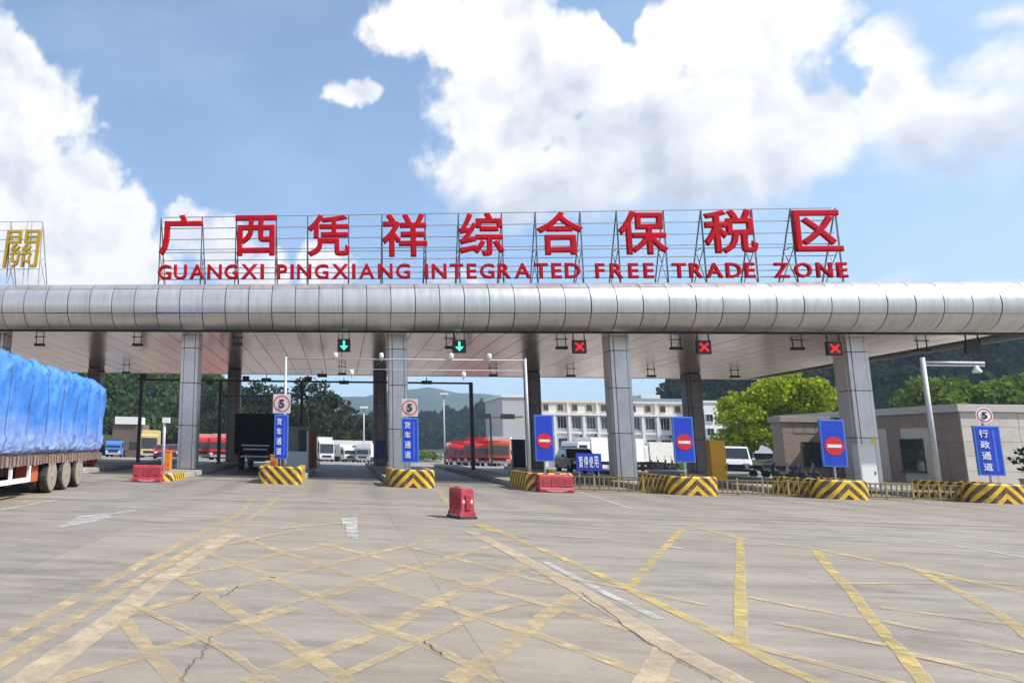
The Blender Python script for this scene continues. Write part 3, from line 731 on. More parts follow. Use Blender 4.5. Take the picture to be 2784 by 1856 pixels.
# ------------------------------------------------------------------ islands
def nose_mesh(h, hw, L, r, mat_):
    # plan outline from the rear left corner round the front to the rear right corner
    pts = [(-hw, L)]
    for k in range(0, 10):
        a = R(180 + 90 * k / 9); pts.append((-hw + r + r * math.cos(a), r * .75 + r * .75 * math.sin(a)))
    for k in range(0, 10):
        a = R(270 + 90 * k / 9); pts.append((hw - r + r * math.cos(a), r * .75 + r * .75 * math.sin(a)))
    pts.append((hw, L)); n = len(pts)
    s = [0.]
    for i in range(1, n): s.append(s[-1] + math.dist(pts[i], pts[i - 1]))
    s = [q - s[-1] / 2 for q in s]
    zz = [0., h - .05, h]; off = [0, 0, .04]
    vs = []; uv = []
    cx_, cy_ = 0, L * .6
    for z, o in zip(zz, off):
        for (x, y), q in zip(pts, s):
            k = 1 - o / hw
            vs.append((x * k, cy_ + (y - cy_) * (1 - o / cy_), z)); uv.append((q, z))
    # inner lip and recessed fill
    for z in (h, h - .12):
        for (x, y), q in zip(pts, s):
            k = 1 - .2 / hw; vs.append((x * k, max(cy_ + (y - cy_) * (1 - .2 / cy_), .2), z)); uv.append((q, h + .2))
    fs = []
    for j in range(4):
        for i in range(n - 1): fs.append((j * n + i, j * n + i + 1, (j + 1) * n + i + 1, (j + 1) * n + i))
    fs.append(tuple(range(4 * n, 5 * n)))
    me = bpy.data.meshes.new('nose'); me.from_pydata(vs, [], fs)
    ul = me.uv_layers.new(name='UVMap')
    for l in me.loops: ul.data[l.index].uv = uv[l.vertex_index]
    bm = bmesh.new(); bm.from_mesh(me); bmesh.ops.recalc_face_normals(bm, faces=bm.faces); bm.to_mesh(me); bm.free()
    me.materials.append(mat_); me.materials.append(M_conc); me.polygons[len(me.polygons) - 1].material_index = 1
    return me
HW = .86
nose_c = nose_mesh(.68, HW, 3.0, .55, M_chev); nose_d = nose_mesh(.68, HW, 3.0, .3, M_diag)
low_nose = nose_mesh(.30, HW, 2.4, .5, M_diag)
def island_body():
    return MB().box(-HW + .03, HW - .03, 2.3, 27.5, 0, .22).mesh('kerb', .03, 2)
kerb_me = island_body(); kerb_me.materials.append(M_conc)
top_me = MB().box(-HW + .22, HW - .22, 3.3, 27.3, .2, .236).mesh('walkway'); top_me.materials.append(mat('walkway_slab', (.30, .28, .26), .8, 0, .2, 2., dirt=.4))
isl_lab = {-3: 'low traffic island behind the blue tarpaulin truck', -2: 'low yellow painted traffic island beside the leftmost red barrier', -1: 'traffic island with slanting yellow and black stripes on its blunt nose',
           0: 'traffic island with chevron nose below the second blue lane sign', 1: 'traffic island with its nose hidden by the pink red plastic barrier', 2: 'traffic island with chevron nose left of the amber cabinet',
           3: 'chevron nosed traffic island in front of the brown wing window', 4: 'rightmost traffic island with a long chevron nose below the round 5 sign'}
for i in range(-3, 5):
    t = thing('traffic_island', isl_lab[i], 'traffic island', (i * SP, 0, 0), 0, 'traffic islands between the lanes')
    link('kerb', kerb_me, None, t); link('walkway', top_me, None, t)
    link('nose', low_nose if i < -1 else nose_d if i == -1 else nose_c, None, t)

# ------------------------------------------------------------------ lane signs on the islands
def sign_board(root, w, h, z0, y=0., d=.09):
    b = MB().box(-w / 2, w / 2, y - d / 2, y + d / 2, z0, z0 + h).build('board', M_bluee, root, bev=.012)
    MB().box(-w / 2 + .05, w / 2 - .05, y - d / 2 - .006, y - d / 2 - .0005, z0 + .05, z0 + h - .05).build('face', M_blue, b)
    return b
def posts(root, xs, z0, z1):
    for x in xs: MB().cyl((x, .06, z0), (x, .06, z1), .035, n=8).build('post', M_lgrey, root)
def lane_sign(i, px, y0, y1, kind, label, txt=None, group='blue lane signs on the island noses'):
    Yd = 1.0
    a = PY(px[0], y1, Yd); b = PY(px[1], y0, Yd); xc = PY((px[0] + px[1]) / 2, (y0 + y1) / 2, Yd)[0]
    w = (px[1] - px[0]) * (Yd - CAM[1]) / 1623 * .88
    t = thing('lane_sign', label, 'sign', (xc, Yd, .56), 0, group)
    z0, z1 = a[2] - .56, b[2] - .56
    if kind != 'stop': posts(t, (-.02,), 0., z1 + .05)
    else: posts(t, (0.,), 0., z0 + .2)
    bd = sign_board(t, w, z1 - z0, z0)
    if kind == 'stop':
        zc = z0 + (z1 - z0) * .44; r = w * .40
        MB().cyl((0, -.055, zc), (0, -.066, zc), r, n=28).build('no_entry_disc', M_signr, bd)
        MB().box(-r * .72, r * .72, -.071, -.0665, zc - r * .17, zc + r * .17).build('white_bar', M_signw, bd)
    else:
        hh = (z1 - z0 - .2) / 4
        for k, c in enumerate(txt):
            zz = z1 - .13 - (k + 1) * hh
            put_text(c, 'character', M_signw, -w * .34, w * .02, zz + .1, zz + hh - .02, -.056, bd, bold=.012, depth=.008)
        MB().box(w * .17, w * .26, -.057, -.0515, z0 + .15, z1 - .15).build('pale_strip', mat('pale_blue_strip', (.05, .14, .62), .4), bd)
    return t, w, z0, z1
def speed_plate(t, w, z0, h, plate=True):
    pm = mat('speed_plate', (.62, .52, .52), .5, 0, .05, 4.)
    zc = z0 + h / 2
    if plate: p = MB().box(-w / 2, w / 2, -.04, -.02, z0, z0 + h).build('speed_plate', pm, t, bev=.006)
    else: p = MB().cyl((0, -.02, zc), (0, -.04, zc), h / 2, n=30).build('speed_plate', M_signw, t)
    r = h * .44
    ring = MB(); n = 32
    vs = []; fs = []
    for k in range(n):
        a = 6.28318 * k / n
        for q in (r, r * .83): vs.append((q * math.cos(a), -.0445, zc + q * math.sin(a)))
    for k in range(n): fs.append((2 * k, 2 * ((k + 1) % n), 2 * ((k + 1) % n) + 1, 2 * k + 1))
    ring.add(vs, fs).build('red_ring', mat('faded_red_ring', (.45, .10, .12), .5) if plate else M_signr, p)
    put_text('5', 'number', M_black, -h * .15, h * .15, zc - h * .23, zc + h * .23, -.046, p, bold=.03, depth=.006)
for i, px, y0, y1, lab, txt, sq in [(-1, (628, 664), 952, 1053, 'blue lane sign with square speed plate above the slanting striped nose', '货车通道', (905, 949)),
                           (0, (921, 963), 960, 1061, 'blue lane sign and square speed plate beside the second front column', '货车通道', (916, 956)),
                           (4, (2243, 2298), 978, 1091, 'rightmost blue lane sign with a round white 5 sign above', '行政通道', (936, 972))]:
    t, w, z0, z1 = lane_sign(i, px, y0, y1, 'text', lab, txt)
    xs_ = (px[0] + px[1]) / 2
    za, zb = PY(xs_, sq[1], 1.0)[2] - .56, PY(xs_, sq[0], 1.0)[2] - .56
    speed_plate(t, zb - za if i == 4 else .92 * (zb - za), za, zb - za, i != 4)
    if i == 4: MB().cyl((-.02, .06, z1), (-.02, .06, zb), .03, n=8).build('post', M_lgrey, t)
for i, px, y0, y1, lab in [(1, (1227, 1272), 953, 1058, 'blue no entry sign behind the pink red plastic barrier'), (2, (1546, 1593), 957, 1061, 'blue no entry sign between the third column and the amber cabinet'),
                      (3, (1886, 1940), 964, 1071, 'blue no entry sign in front of the brown wing window')]:
    lane_sign(i, px, y0, y1, 'stop', lab)

# ------------------------------------------------------------------ lane signals and lamps under the roof
M_green = mat('green_signal_glow', (.10, .95, .62), .4, 0, .05, 3., emit=.8)
M_redx = mat('red_signal_glow', (.95, .02, .02), .4, 0, .05, 3., emit=.5)
sig = [(-1, 'green', 'lit green arrow signal under the roof, left one of the two'), (0, 'green', 'lit green arrow signal under the roof, right one of the two'), (1, 'red', 'red cross signal under the roof left of the third column'),
       (2, 'red', 'red cross signal under the roof above the amber cabinet'), (3, 'red', 'red cross signal touching the rightmost column'), (4, 'off', 'unlit black lane signal at the far right under the roof'), ]
sx = {-1: (790, 793), 0: (1055, 795), 1: (1331, 796), 2: (1617, 797), 3: (1917, 800), 4: (2237, 797)}
for i, kind, lab in sig:
    p = PY(*sx[i], 5.7); t = thing('lane_signal', lab, 'signal', p, 0, 'lane signals hanging under the roof')
    s = .31
    MB().box(-s, s, -.02, .14, -s, s).build('housing', M_black, t, bev=.015)
    for x in (-s * .8, s * .8): MB().box(x - .02, x + .02, .03, .07, s, 6.95 - p[2]).build('hanger', M_dsteel, t)
    if kind == 'green':
        MB().box(-.05, .05, -.03, -.021, -.1, .23).build('arrow', M_green, t)
        MB().prism([(-.2, -.02), (.2, -.02), (0, -.24)], 1, -.034, -.0305).build('arrow', M_green, t)
    elif kind == 'red':
        for a in (45, -45):
            c, s_ = math.cos(R(a)), math.sin(R(a)); w_, l_ = .045, .26; yy = -.028 if a > 0 else -.0325
            q = [(-l_, -w_), (l_, -w_), (l_, w_), (-l_, w_)]
            MB().prism([(x * c - z * s_, x * s_ + z * c) for x, z in q], 1, yy, yy + .003).build('cross_bar', M_redx, t)
        MB().box(-.25, .25, -.0235, -.0205, -.25, .25).build('lens_panel', mat('dark_red_lens', (.16, .004, .006), .35), t)
def flood(px, Y, lab, sc=1.):
    p = PY(px[0], px[1], Y); t = thing('floodlight', lab, 'lamp', p, 0, 'floodlights bracketed under the roof')
    MB().box(-.27 * sc, .27 * sc, -.12, .12, -.08, .05).build('housing', M_black, t, bev=.02)
    for x in (-.2 * sc, .2 * sc): MB().box(x - .018, x + .018, -.02, .02, .05, (6.88 if Y < 10 else 6.76) - p[2]).build('bracket', M_dsteel, t)
    MB().box(-.3 * sc, .3 * sc, -.05, .05, (6.84 if Y < 10 else 6.72) - p[2], (6.9 if Y < 10 else 6.78) - p[2]).build('mount_plate', M_dsteel, t)
near = [((91, 791), 'far left'), ((316, 791), 'second from the left'), ((545, 790), 'beside the dark rear column left of the arrows'), ((1035, 797), 'beside the right green arrow'), ((1290, 798), 'left of the first red cross'),
        ((1553, 799), 'left of the second red cross'), ((1832, 800), 'left of the third red cross'), ((2119, 803), 'left of the unlit signal')]
for q, w in near: flood(q, 7.2, 'black floodlight in the front row, ' + w)
far = [((232, 852), 'above the tarpaulin truck'), ((290, 855), 'near the tarpaulin rear end'), ((786, 858), 'under the left green arrow'), ((1133, 861), 'left of the slim portal post'), ((1311, 862), 'under the first red cross'),
       ((1496, 863), 'right of the third column'), ((1688, 864), 'above the white building right end')]
for q, w in far: flood(q, 19.5, 'small black floodlight in the rear row, ' + w)
for q in ((612, 872), (740, 862), (980, 878), (790, 878)):
    p = PY(*q, 15.9); t = thing('gantry_camera', {612: 'black camera box over the black truck lane', 740: 'small dark camera right of the black truck lane', 980: 'dark flat camera right of the second column', 790: 'dark flat camera under the left arrow'}[q[0]], 'camera', p, 0, 'cameras on the dark gantry')
    MB().box(-.3, .3, -.2, .2, -.1, .1).build('body', M_black, t, bev=.02); MB().cyl((0, -.2, 0), (0, -.28, 0), .07, n=10).build('lens', M_glass, t)
    MB().bar((0, 0, .1), (0, .1, 5.45 - p[2] if p[2] < 5.3 else .3), .05).build('bracket', M_dsteel, t)

# ------------------------------------------------------------------ portals
g1 = thing('slim_portal', 'slim light grey pipe portal over the two open lanes', 'portal', (-5.2, 3., .2))
zt = 5.3 - .2
for x in (0, 10.3): MB().cyl((x, 0, 0), (x, 0, zt + .08), .07, .06, 12).build('post', M_lgrey, g1)
MB().cyl((0, 0, zt), (10.3, 0, zt), .032, n=10).build('beam', M_lgrey, g1); MB().cyl((0, 0, zt - .45), (10.3, 0, zt - .45), .016, n=8).build('beam', M_lgrey, g1)
for x, dn in ((2.2, .0), (4.2, 0.), (7.2, 0.), (8.8, 0.), (2.9, -.75), (7.7, -.8)):
    b = MB().lathe([(.05, .28), (.09, .24), (.1, .12), (.07, .05), (.0301, .02)], (x, -.05, zt + dn), n=12).build('camera_dome', M_white, g1)
    MB().bar((x, -.02, zt + dn - .1), (x, -.02, zt + dn + .06), .04).build('stem', M_lgrey, b)
g2 = thing('dark_portal', 'dark steel gantry spanning the left lanes under the roof', 'gantry', (0, 16., .2))
zt = 5.35 - .2
for i in (-3, -2, -1, 1):
    MB().box(i * SP - .1, i * SP + .1, -.1, .1, 0, zt + .12).build('post', M_dsteel, g2)
    if i < 0: MB().cyl((i * SP + .6, 0, zt - 1.2), (i * SP, 0, zt - .5), .035, n=6).build('brace', M_dsteel, g2)
MB().box(-3 * SP - .3, SP + .1, -.06, .06, zt, zt + .11).build('beam', M_dsteel, g2)
MB().box(-2 * SP, -SP, -.05, .05, zt - .95, zt - .87).build('beam', M_dsteel, g2)
for x, z in ((-3 * SP + .1, .28), (-2 * SP - .7, -.05), (-2 * SP + 1.6, .2), (-SP + .4, .2)):
    MB().box(x - .2, x + .2, -.2, .15, zt + z - .15, zt + z + .15).build('sensor_box', M_black, g2, bev=.02)
b = PY(2157, 1105, 3.); tp = PY(2117, 825, 3.); e_ = PY(2262, 838, 3.)
g3 = thing('cantilever_post', 'light grey cantilever post with arm and white camera dome at the right', 'post', (b[0] - .02, 3., .22))
MB().cyl((0, 0, 0), (0, 0, tp[2] - .15), .1, .085, 12).build('post', M_lgrey, g3)
MB().cyl((0, 0, tp[2] - .35), (e_[0] - b[0], 0, tp[2] - .35), .055, n=8).build('arm', M_lgrey, g3); MB().cyl((0, 0, tp[2] - .47), (e_[0] - b[0], 0, tp[2] - .47), .03, n=6).build('arm', M_lgrey, g3)
MB().lathe([(.04, -.1), (.08, -.2), (.16, -.34), (.14, -.4)], (e_[0] - b[0] - .3, 0, tp[2] - .35), n=14).build('camera_dome', M_white, g3)
p = G(352, 1100); t = thing('sensor_post', 'slim pale sensor post behind the leftmost red barrier', 'post', (-2 * SP + .05, 1.6, .2))
MB().cyl((0, 0, 0), (0, 0, PY(352, 962, 1.6)[2] - .2), .07, .06, 10).build('post', M_lgrey, t); MB().box(-.08, .22, -.1, .1, PY(352, 965, 1.6)[2] - .3, PY(352, 958, 1.6)[2] - .2).build('sensor_head', M_white, t)

# ------------------------------------------------------------------ cabinets with boom arms
def cabinet(name, lab, px, y0, y1, Y, m, zb=.22, boom=None):
    xa, xb = PY(px[0], y1, Y)[0], PY(px[1], y1, Y)[0]; z1 = PY(px[0], y0, Y)[2]
    w = xb - xa; t = thing(name, lab, 'cabinet', ((xa + xb) / 2, Y, zb))
    h = z1 - zb
    MB().box(-w / 2, w / 2, -.18, .22, 0, h).build('body', m, t, bev=.025)
    MB().box(-w / 2 - .02, w / 2 + .02, -.2, .24, h - .005, h + .05).build('lid', m, t, bev=.01)
    MB().box(-w / 2 + .05, w / 2 - .05, -.19, -.181, .1, h * .55).build('door', m, t)
    MB().box(w / 2 - .1, w / 2 - .07, -.21, -.191, h * .3, h * .38).build('handle', M_dsteel, t)
    if boom:
        a = MB().box(0, boom, -.3, -.25, h * .8, h * .8 + .1).build('boom_arm', M_white, t)
        for k in range(int(boom / .8)): MB().box(.3 + k * .8, .6 + k * .8, -.305, -.245, h * .8 - .003, h * .8 + .103).build('red_band', M_signr, a)
    return t
cabinet('barrier_cabinet', 'small orange barrier cabinet beside the first front column', (372, 392), 1036, 1077, 4.2, M_orange)
cabinet('barrier_cabinet', 'narrow orange cabinet behind the slanting striped nose', (621, 637), 1046, 1082, 4.6, M_orange)
cabinet('barrier_cabinet', 'tall orange cabinet darkened for shade right of the first lane sign', (702, 727), 992, 1062, 14., mat('shade_toned_orange_cabinet', (.24, .06, .008), .5, 0, .1, 3.))  # orange made darker here, the roof's shade is in the colour
cabinet('barrier_cabinet', 'tall amber cabinet right of the third front column', (1631, 1666), 1013, 1082, 9.5, M_amber)
t = cabinet('meter_cabinet', 'white metal cabinet against the foot of the rightmost column', (1972, 2010), 1022, 1098, 6.1, M_white)

t = thing('toll_kiosk', 'narrow toll kiosk with dark windows behind the first lane sign', 'kiosk', (-SP + .12, 10.5, .22))
MB().box(-.55, .55, -.9, .9, 0, .95).build('base', M_lgrey, t, bev=.02); MB().box(-.52, .52, -.87, .87, .95, 2.05).build('windows', M_glass, t)
MB().box(-.62, .62, -1., 1., 2.05, 2.25).build('roof', mat('kiosk_roof', (.12, .10, .10), .5), t, bev=.02)
for x in (-.53, .53):
    for y in (-.88, 0, .88): MB().box(x - .03, x + .03, y - .03, y + .03, .95, 2.05).build('mullion', M_lgrey, t)
# ------------------------------------------------------------------ red plastic barriers
def barrier(lab, loc, rz, L=1.3, h=.64, w0=.29, w1=.215):
    t = thing('plastic_barrier', lab, 'barrier', loc, rz, 'red plastic barriers')
    prof = [(-w0, .0), (-w0, .12), (-w0 + .04, .18), (-w1, h - .06), (-w1 + .03, h), (w1 - .03, h), (w1, h - .06), (w0 - .04, .18), (w0, .12), (w0, 0)]
    MB().prism(prof, 0, -L / 2, L / 2).build('shell', M_redp, t, bev=.02)
    for s in (-1, 1):
        for x in (-L * .32, L * .02, L * .33):
            wd = L * .1 if x != L * .02 else L * .17
            ya, yb = s * (w0 - .03), s * (w1 + .012)
            b = MB().hexa([(x - wd, ya - .02 * s, .22), (x + wd, ya - .02 * s, .22), (x + wd, ya, .22), (x - wd, ya, .22), (x - wd, yb - .02 * s, h - .12), (x + wd, yb - .02 * s, h - .12), (x + wd, yb, h - .12), (x - wd, yb, h - .12)]).build('raised_panel', M_redd, t, bev=.008)
        MB().box(-L * .3, L * .3, s * (w0 + .001), s * (w0 + .006), .03, .1).build('pale_strip', mat('pale_red_strip', (.62, .25, .27), .6), t)
        MB().box(s * (L / 2 + .0) - .03, s * (L / 2) + .03, -.06, .06, .2, h - .14).build('end_lug', M_redd, t, bev=.01)
        MB().box(s * L / 2 - .002 - .004, s * L / 2 + .006, -.13, .13, .34, .42).build('white_mark', mat('scuffed_white_mark', (.62, .5, .52), .6), t)
    MB().cyl((L * .28, 0, h - .01), (L * .28, 0, h + .025), .06, n=12).build('filler_cap', M_redd, t)
    for x in (-L * .3, L * .3): MB().box(x - .14, x + .14, -w0 - .006, w0 + .006, -.001, .055).build('forklift_slot', M_core, t)
    return t
p = G(335, 1107); barrier('leftmost red plastic barrier in front of the low yellow island', (p[0], p[1] + .25, 0), R(4), 1.1)
p = G(1279, 1131); barrier('pink red plastic barrier in front of the no entry sign', (p[0], p[1] + .25, 0), R(2), 1.22)
p = G(1066, 1192); barrier('short dull red plastic barrier standing alone on the open apron', (p[0], p[1] + .3, 0), R(112), .52, .67, .21, .165)

# ------------------------------------------------------------------ low railings closing the right lanes
def railing(i, lab, whitebar):
    xa, xb = i * SP + HW + .02, (i + 1) * SP - HW - .02; Y = .75
    t = thing('lane_railing', lab, 'railing', (xa, Y, 0), 0, 'low railings across the closed lanes')
    L = xb - xa
    for z, w in ((.08, .06), (.56, .05)): MB().box(0, L, -w / 2, w / 2, z - .025, z + .025).build('rail', M_brown, t)
    n = int(L / .17)
    for k in range(n + 1):
        x = L * k / n; big = k % 5 == 0
        MB().box(x - (.03 if big else .014), x + (.03 if big else .014), -.02, .02, .0 if big else .1, .64 if big else .54).build('post' if big else 'picket', M_yel if big or k % 2 else M_brown, t)
    if whitebar: MB().box(.1, L - .1, .06, .1, .30, .38).build('boom_arm', M_white, t)
railing(1, 'low railing right of the pink red barrier', False)
railing(2, 'low railing in front of the amber cabinet', False)
railing(3, 'low railing with a white boom behind, at the rightmost column', True)

# ------------------------------------------------------------------ vehicles
def wheel(parent, loc, r, w, tm=None, rm=None, n=20, side=1):
    tm = tm or M_rubber; rm = rm or M_rim
    o = MB().lathe([(r * .56, -w / 2), (r * .9, -w / 2), (r * .985, -w * .38), (r, -w * .2), (r, w * .2), (r * .985, w * .38), (r * .9, w / 2), (r * .56, w / 2)], axis=0, n=n).build('wheel', tm, parent, loc)
    s = side
    MB().lathe([(r * .57, s * w * .1), (r * .57, s * w * .46), (r * .5, s * w * .47), (r * .46, s * w * .30), (r * .25, s * w * .26), (r * .22, s * w * .52), (r * .1, s * w * .55)], axis=0, n=n).build('rim', rm, o)
    return o
# --- the tarpaulin covered trailer leaving the gate on the left (local +y points to its rear)
tr = thing('tarpaulin_truck', 'articulated truck trailer loaded high under a crumpled blue tarpaulin', 'truck', (-12.72, -6.1, 0), .085)
def tarp_material():
    m = mat('blue_tarpaulin', (.05, .20, .62), .48, 0, .22, 1.0, bump=1., bscale=2.6, dirt=.5, dirtcol=(.17, .36, .74), dscale=1.3, stretch=(1, 1, .8))
    t = m.node_tree; L = t.links; b = t.nodes['Principled BSDF']
    src = b.inputs['Base Color'].links[0].from_socket
    tcn = t.nodes.new('ShaderNodeTexCoord'); sp = t.nodes.new('ShaderNodeSeparateXYZ'); L.new(tcn.outputs['Object'], sp.inputs[0])
    n = t.nodes.new('ShaderNodeTexNoise'); n.inputs['Scale'].default_value = 1.3; n.inputs['Detail'].default_value = 6; L.new(tcn.outputs['Object'], n.inputs['Vector'])
    ad = t.nodes.new('ShaderNodeMath'); ad.operation = 'MULTIPLY_ADD'; ad.inputs[1].default_value = -1.6; L.new(n.outputs['Fac'], ad.inputs[0]); L.new(sp.outputs[2], ad.inputs[2])
    mr = t.nodes.new('ShaderNodeMapRange'); mr.inputs[1].default_value = 1.5; mr.inputs[2].default_value = .35; mr.inputs[4].default_value = .7; L.new(ad.outputs[0], mr.inputs[0])
    mc = t.nodes.new('ShaderNodeMix'); mc.data_type = 'RGBA'; mc.inputs[7].default_value = (.34, .40, .60, 1); L.new(mr.outputs[0], mc.inputs[0]); L.new(src, mc.inputs[6]); L.new(mc.outputs[2], b.inputs['Base Color'])
    for nd in t.nodes:
        if nd.type == 'BUMP': nd.inputs['Distance'].default_value = .09
    return m
M_tarp = tarp_material()      # road dust clings to the lower sheet
def tarp_mesh():
    ny, na = 150, 110; L0, L1 = -8.6, 4.35; vs = []
    for j in range(ny + 1):
        y = L0 + (L1 - L0) * j / ny
        ph = (y + 20) / 1.45; sc_ = abs(math.sin(math.pi * ph)) ** .55          # load bulges between the ropes
        endk = min(1., (L1 - y) / .35, (y - L0) / .3 + .2); endk = max(endk, 0) ** .45
        for i in range(na):
            a = 2 * math.pi * i / na; ca_, sa_ = math.cos(a), math.sin(a)
            e = .27
            hx = (1.27 + .05 * sc_) ; hz = 1.24 + .07 * sc_
            x = math.copysign(abs(ca_) ** e, ca_) * hx; z = 2.36 + math.copysign(abs(sa_) ** e, sa_) * hz
            k = (.75 + .25 * endk)
            x *= k; z = 1.12 + (z - 1.12) * (.93 + .07 * endk) if z > 1.12 else z
            # seam where the upper sheet overlaps the lower
            seam = 2.55 + .08 * math.sin(y * 1.3) + .1 * mnoise.noise((y * .8, 3.1, 0))
            if z > seam: x *= 1.04 + .03 * max(0, 1 - (z - seam) / .35)
            n1 = mnoise.noise((x * .7, y * .9, z * .8)); n2 = mnoise.noise((x * 2., y * 3.2, z * 1.4 + 7)); n3 = mnoise.noise((x * 1.5, y * 6.5, z * .9 + 17))
            w1_ = 1 - abs(mnoise.noise((x * 1.1 + z * .9, y * 2.6 + z * .8, z * .7 + 31))) * 2.2; w2_ = 1 - abs(mnoise.noise((y * 3.1 - z * 1.7, z * 1.9, x + 51))) * 2.4
            d = n1 * .07 + n2 * .03 + n3 * .015 + max(0, w1_) ** 3 * .12 + max(0, w2_) ** 4 * .08
            if z < 1.35: x += .05 * mnoise.noise((y * 4., 9., 0)); z += .07 * mnoise.noise((y * 5., 1., 2.))
            vs.append((x * (1 + d * .6), y, z + d * .7 * (1 if z > 2 else .3)))
    fs = [(j * na + i, j * na + (i + 1) % na, (j + 1) * na + (i + 1) % na, (j + 1) * na + i) for j in range(ny) for i in range(na)]
    fs += [tuple(reversed(range(na))), tuple(range(ny * na, (ny + 1) * na))]
    return MB().add(vs, fs, True)
tmb = tarp_mesh(); tarp = tmb.build('tarpaulin', M_tarp, tr)
M_rope = mat('strap', (.10, .16, .34), .9, 0, .2, 6.)
for k in range(9):                          # lashing straps in the hollows between the bulges
    yk = -8.7 + (k + .15) * 1.45; j = min(range(151), key=lambda q: abs(-8.6 + 12.95 * q / 150 - yk))
    ring = [Vector(tmb.v[j * 110 + i]) for i in list(range(96, 110)) + list(range(0, 68))]
    cen = Vector((0, ring[0].y, 2.3)); ring = [p + (p - cen).normalized() * .012 for p in ring]
    m = MB()
    for a_, b_ in zip(ring[:-1], ring[1:]): m.cyl(a_, b_, .013, n=4, caps=False)
    m.build('strap', M_rope, tarp)
M_chas = mat('rusty_chassis', (.10, .055, .045), .7, .2, .3, 3., dirt=.6, dirtcol=(.2, .14, .11), dscale=2.)
MB().box(-1.24, 1.24, -8.6, 4.1, 1.0, 1.16).build('deck', M_chas, tr)
for s in (-1, 1):
    MB().box(s * 1.22 - .06, s * 1.22 + .06, -8.6, 4.15, .88, 1.13).build('side_rail', M_chas, tr)
    MB().box(s * .5 - .08, s * .5 + .08, -8.4, 4., .55, 1.0).build('chassis_beam', M_chas, tr)
m = MB()
for k in range(50):
    y = -8.4 + k * .255; h = random.uniform(.06, .2)
    m.box(1.285, 1.315, y, y + random.uniform(.05, .14), .9 - h * .3, 1.06 + h * .4)
hk = m.build('lashing_hooks', mat('hook_grey', (.30, .22, .19), .7, .2, .3, 4.), tr); hk['kind'] = 'stuff'
for y in (-1.55, -.1, 1.35):
    for s in (-1, 1):
        for xo in (1.14, .82):
            wo_ = wheel(tr, (s * xo, y, .5), .5, .27, M_rubber, M_dust, 26, s)
        MB().lathe([(.3, s * .139), (.42, s * .142), (.455, s * .132)], axis=0, n=26).build('sidewall', M_dust, tr, (s * 1.14, y, .5))
    MB().cyl((-1, y, .5), (1, y, .5), .09, n=8).build('axle', M_chas, tr)
gf = MB()
for (y0, y1, z0, z1) in ((-6.2, -3.35, .86, .96), (-6.2, -3.35, .42, .54), (-3.47, -3.35, .54, .86), (-6.2, -6.08, .54, .86), (-4.8, -4.7, .54, .86)): gf.box(1.18, 1.25, y0, y1, z0, z1)
gf.build('side_guard', M_white, tr)
MB().box(.72, 1.12, -3.1, -2.35, .38, .86).build('tool_box', mat('faded_red_box', (.50, .10, .05), .6, 0, .15, 3.), tr, bev=.02)
MB().box(-1.2, 1.2, 4.1, 4.17, .55, .68).build('rear_bumper', M_chas, tr)
for s in (-1, 1): MB().box(s * .95 - .2, s * .95 + .2, 4.17, 4.21, .7, .82).build('tail_light', M_signr, tr)
# tractor unit ahead of the trailer, beyond the left edge of the picture
cabm = mat('tractor_cab_paint', (.30, .03, .03), .35, 0, .08, 3.)
MB().prism([(-11.6, .55), (-11.75, 1.5), (-11.45, 3.0), (-11.1, 3.2), (-9.5, 3.2), (-9.5, .55)], 0, -1.2, 1.2).build('cab', cabm, tr, bev=.06)
MB().prism([(-11.79, 1.6), (-11.52, 2.75), (-11.46, 2.75), (-11.70, 1.6)], 0, -1.08, 1.08).build('windscreen', M_glass, tr)
for s in (-1, 1):
    MB().box(s * 1.205 - .012, s * 1.205 + .012, -11.2, -10.2, 1.7, 2.6).build('side_window', M_glass, tr)
    wheel(tr, (s * 1.05, -10.9, .5), .5, .34, M_rubber, M_rim, 20, s); wheel(tr, (s * 1.0, -8.7, .5), .5, .5, M_rubber, M_rim, 20, s)
MB().box(-.5, .5, -11.4, -8.2, .5, .9).build('chassis_beam', M_chas, tr)

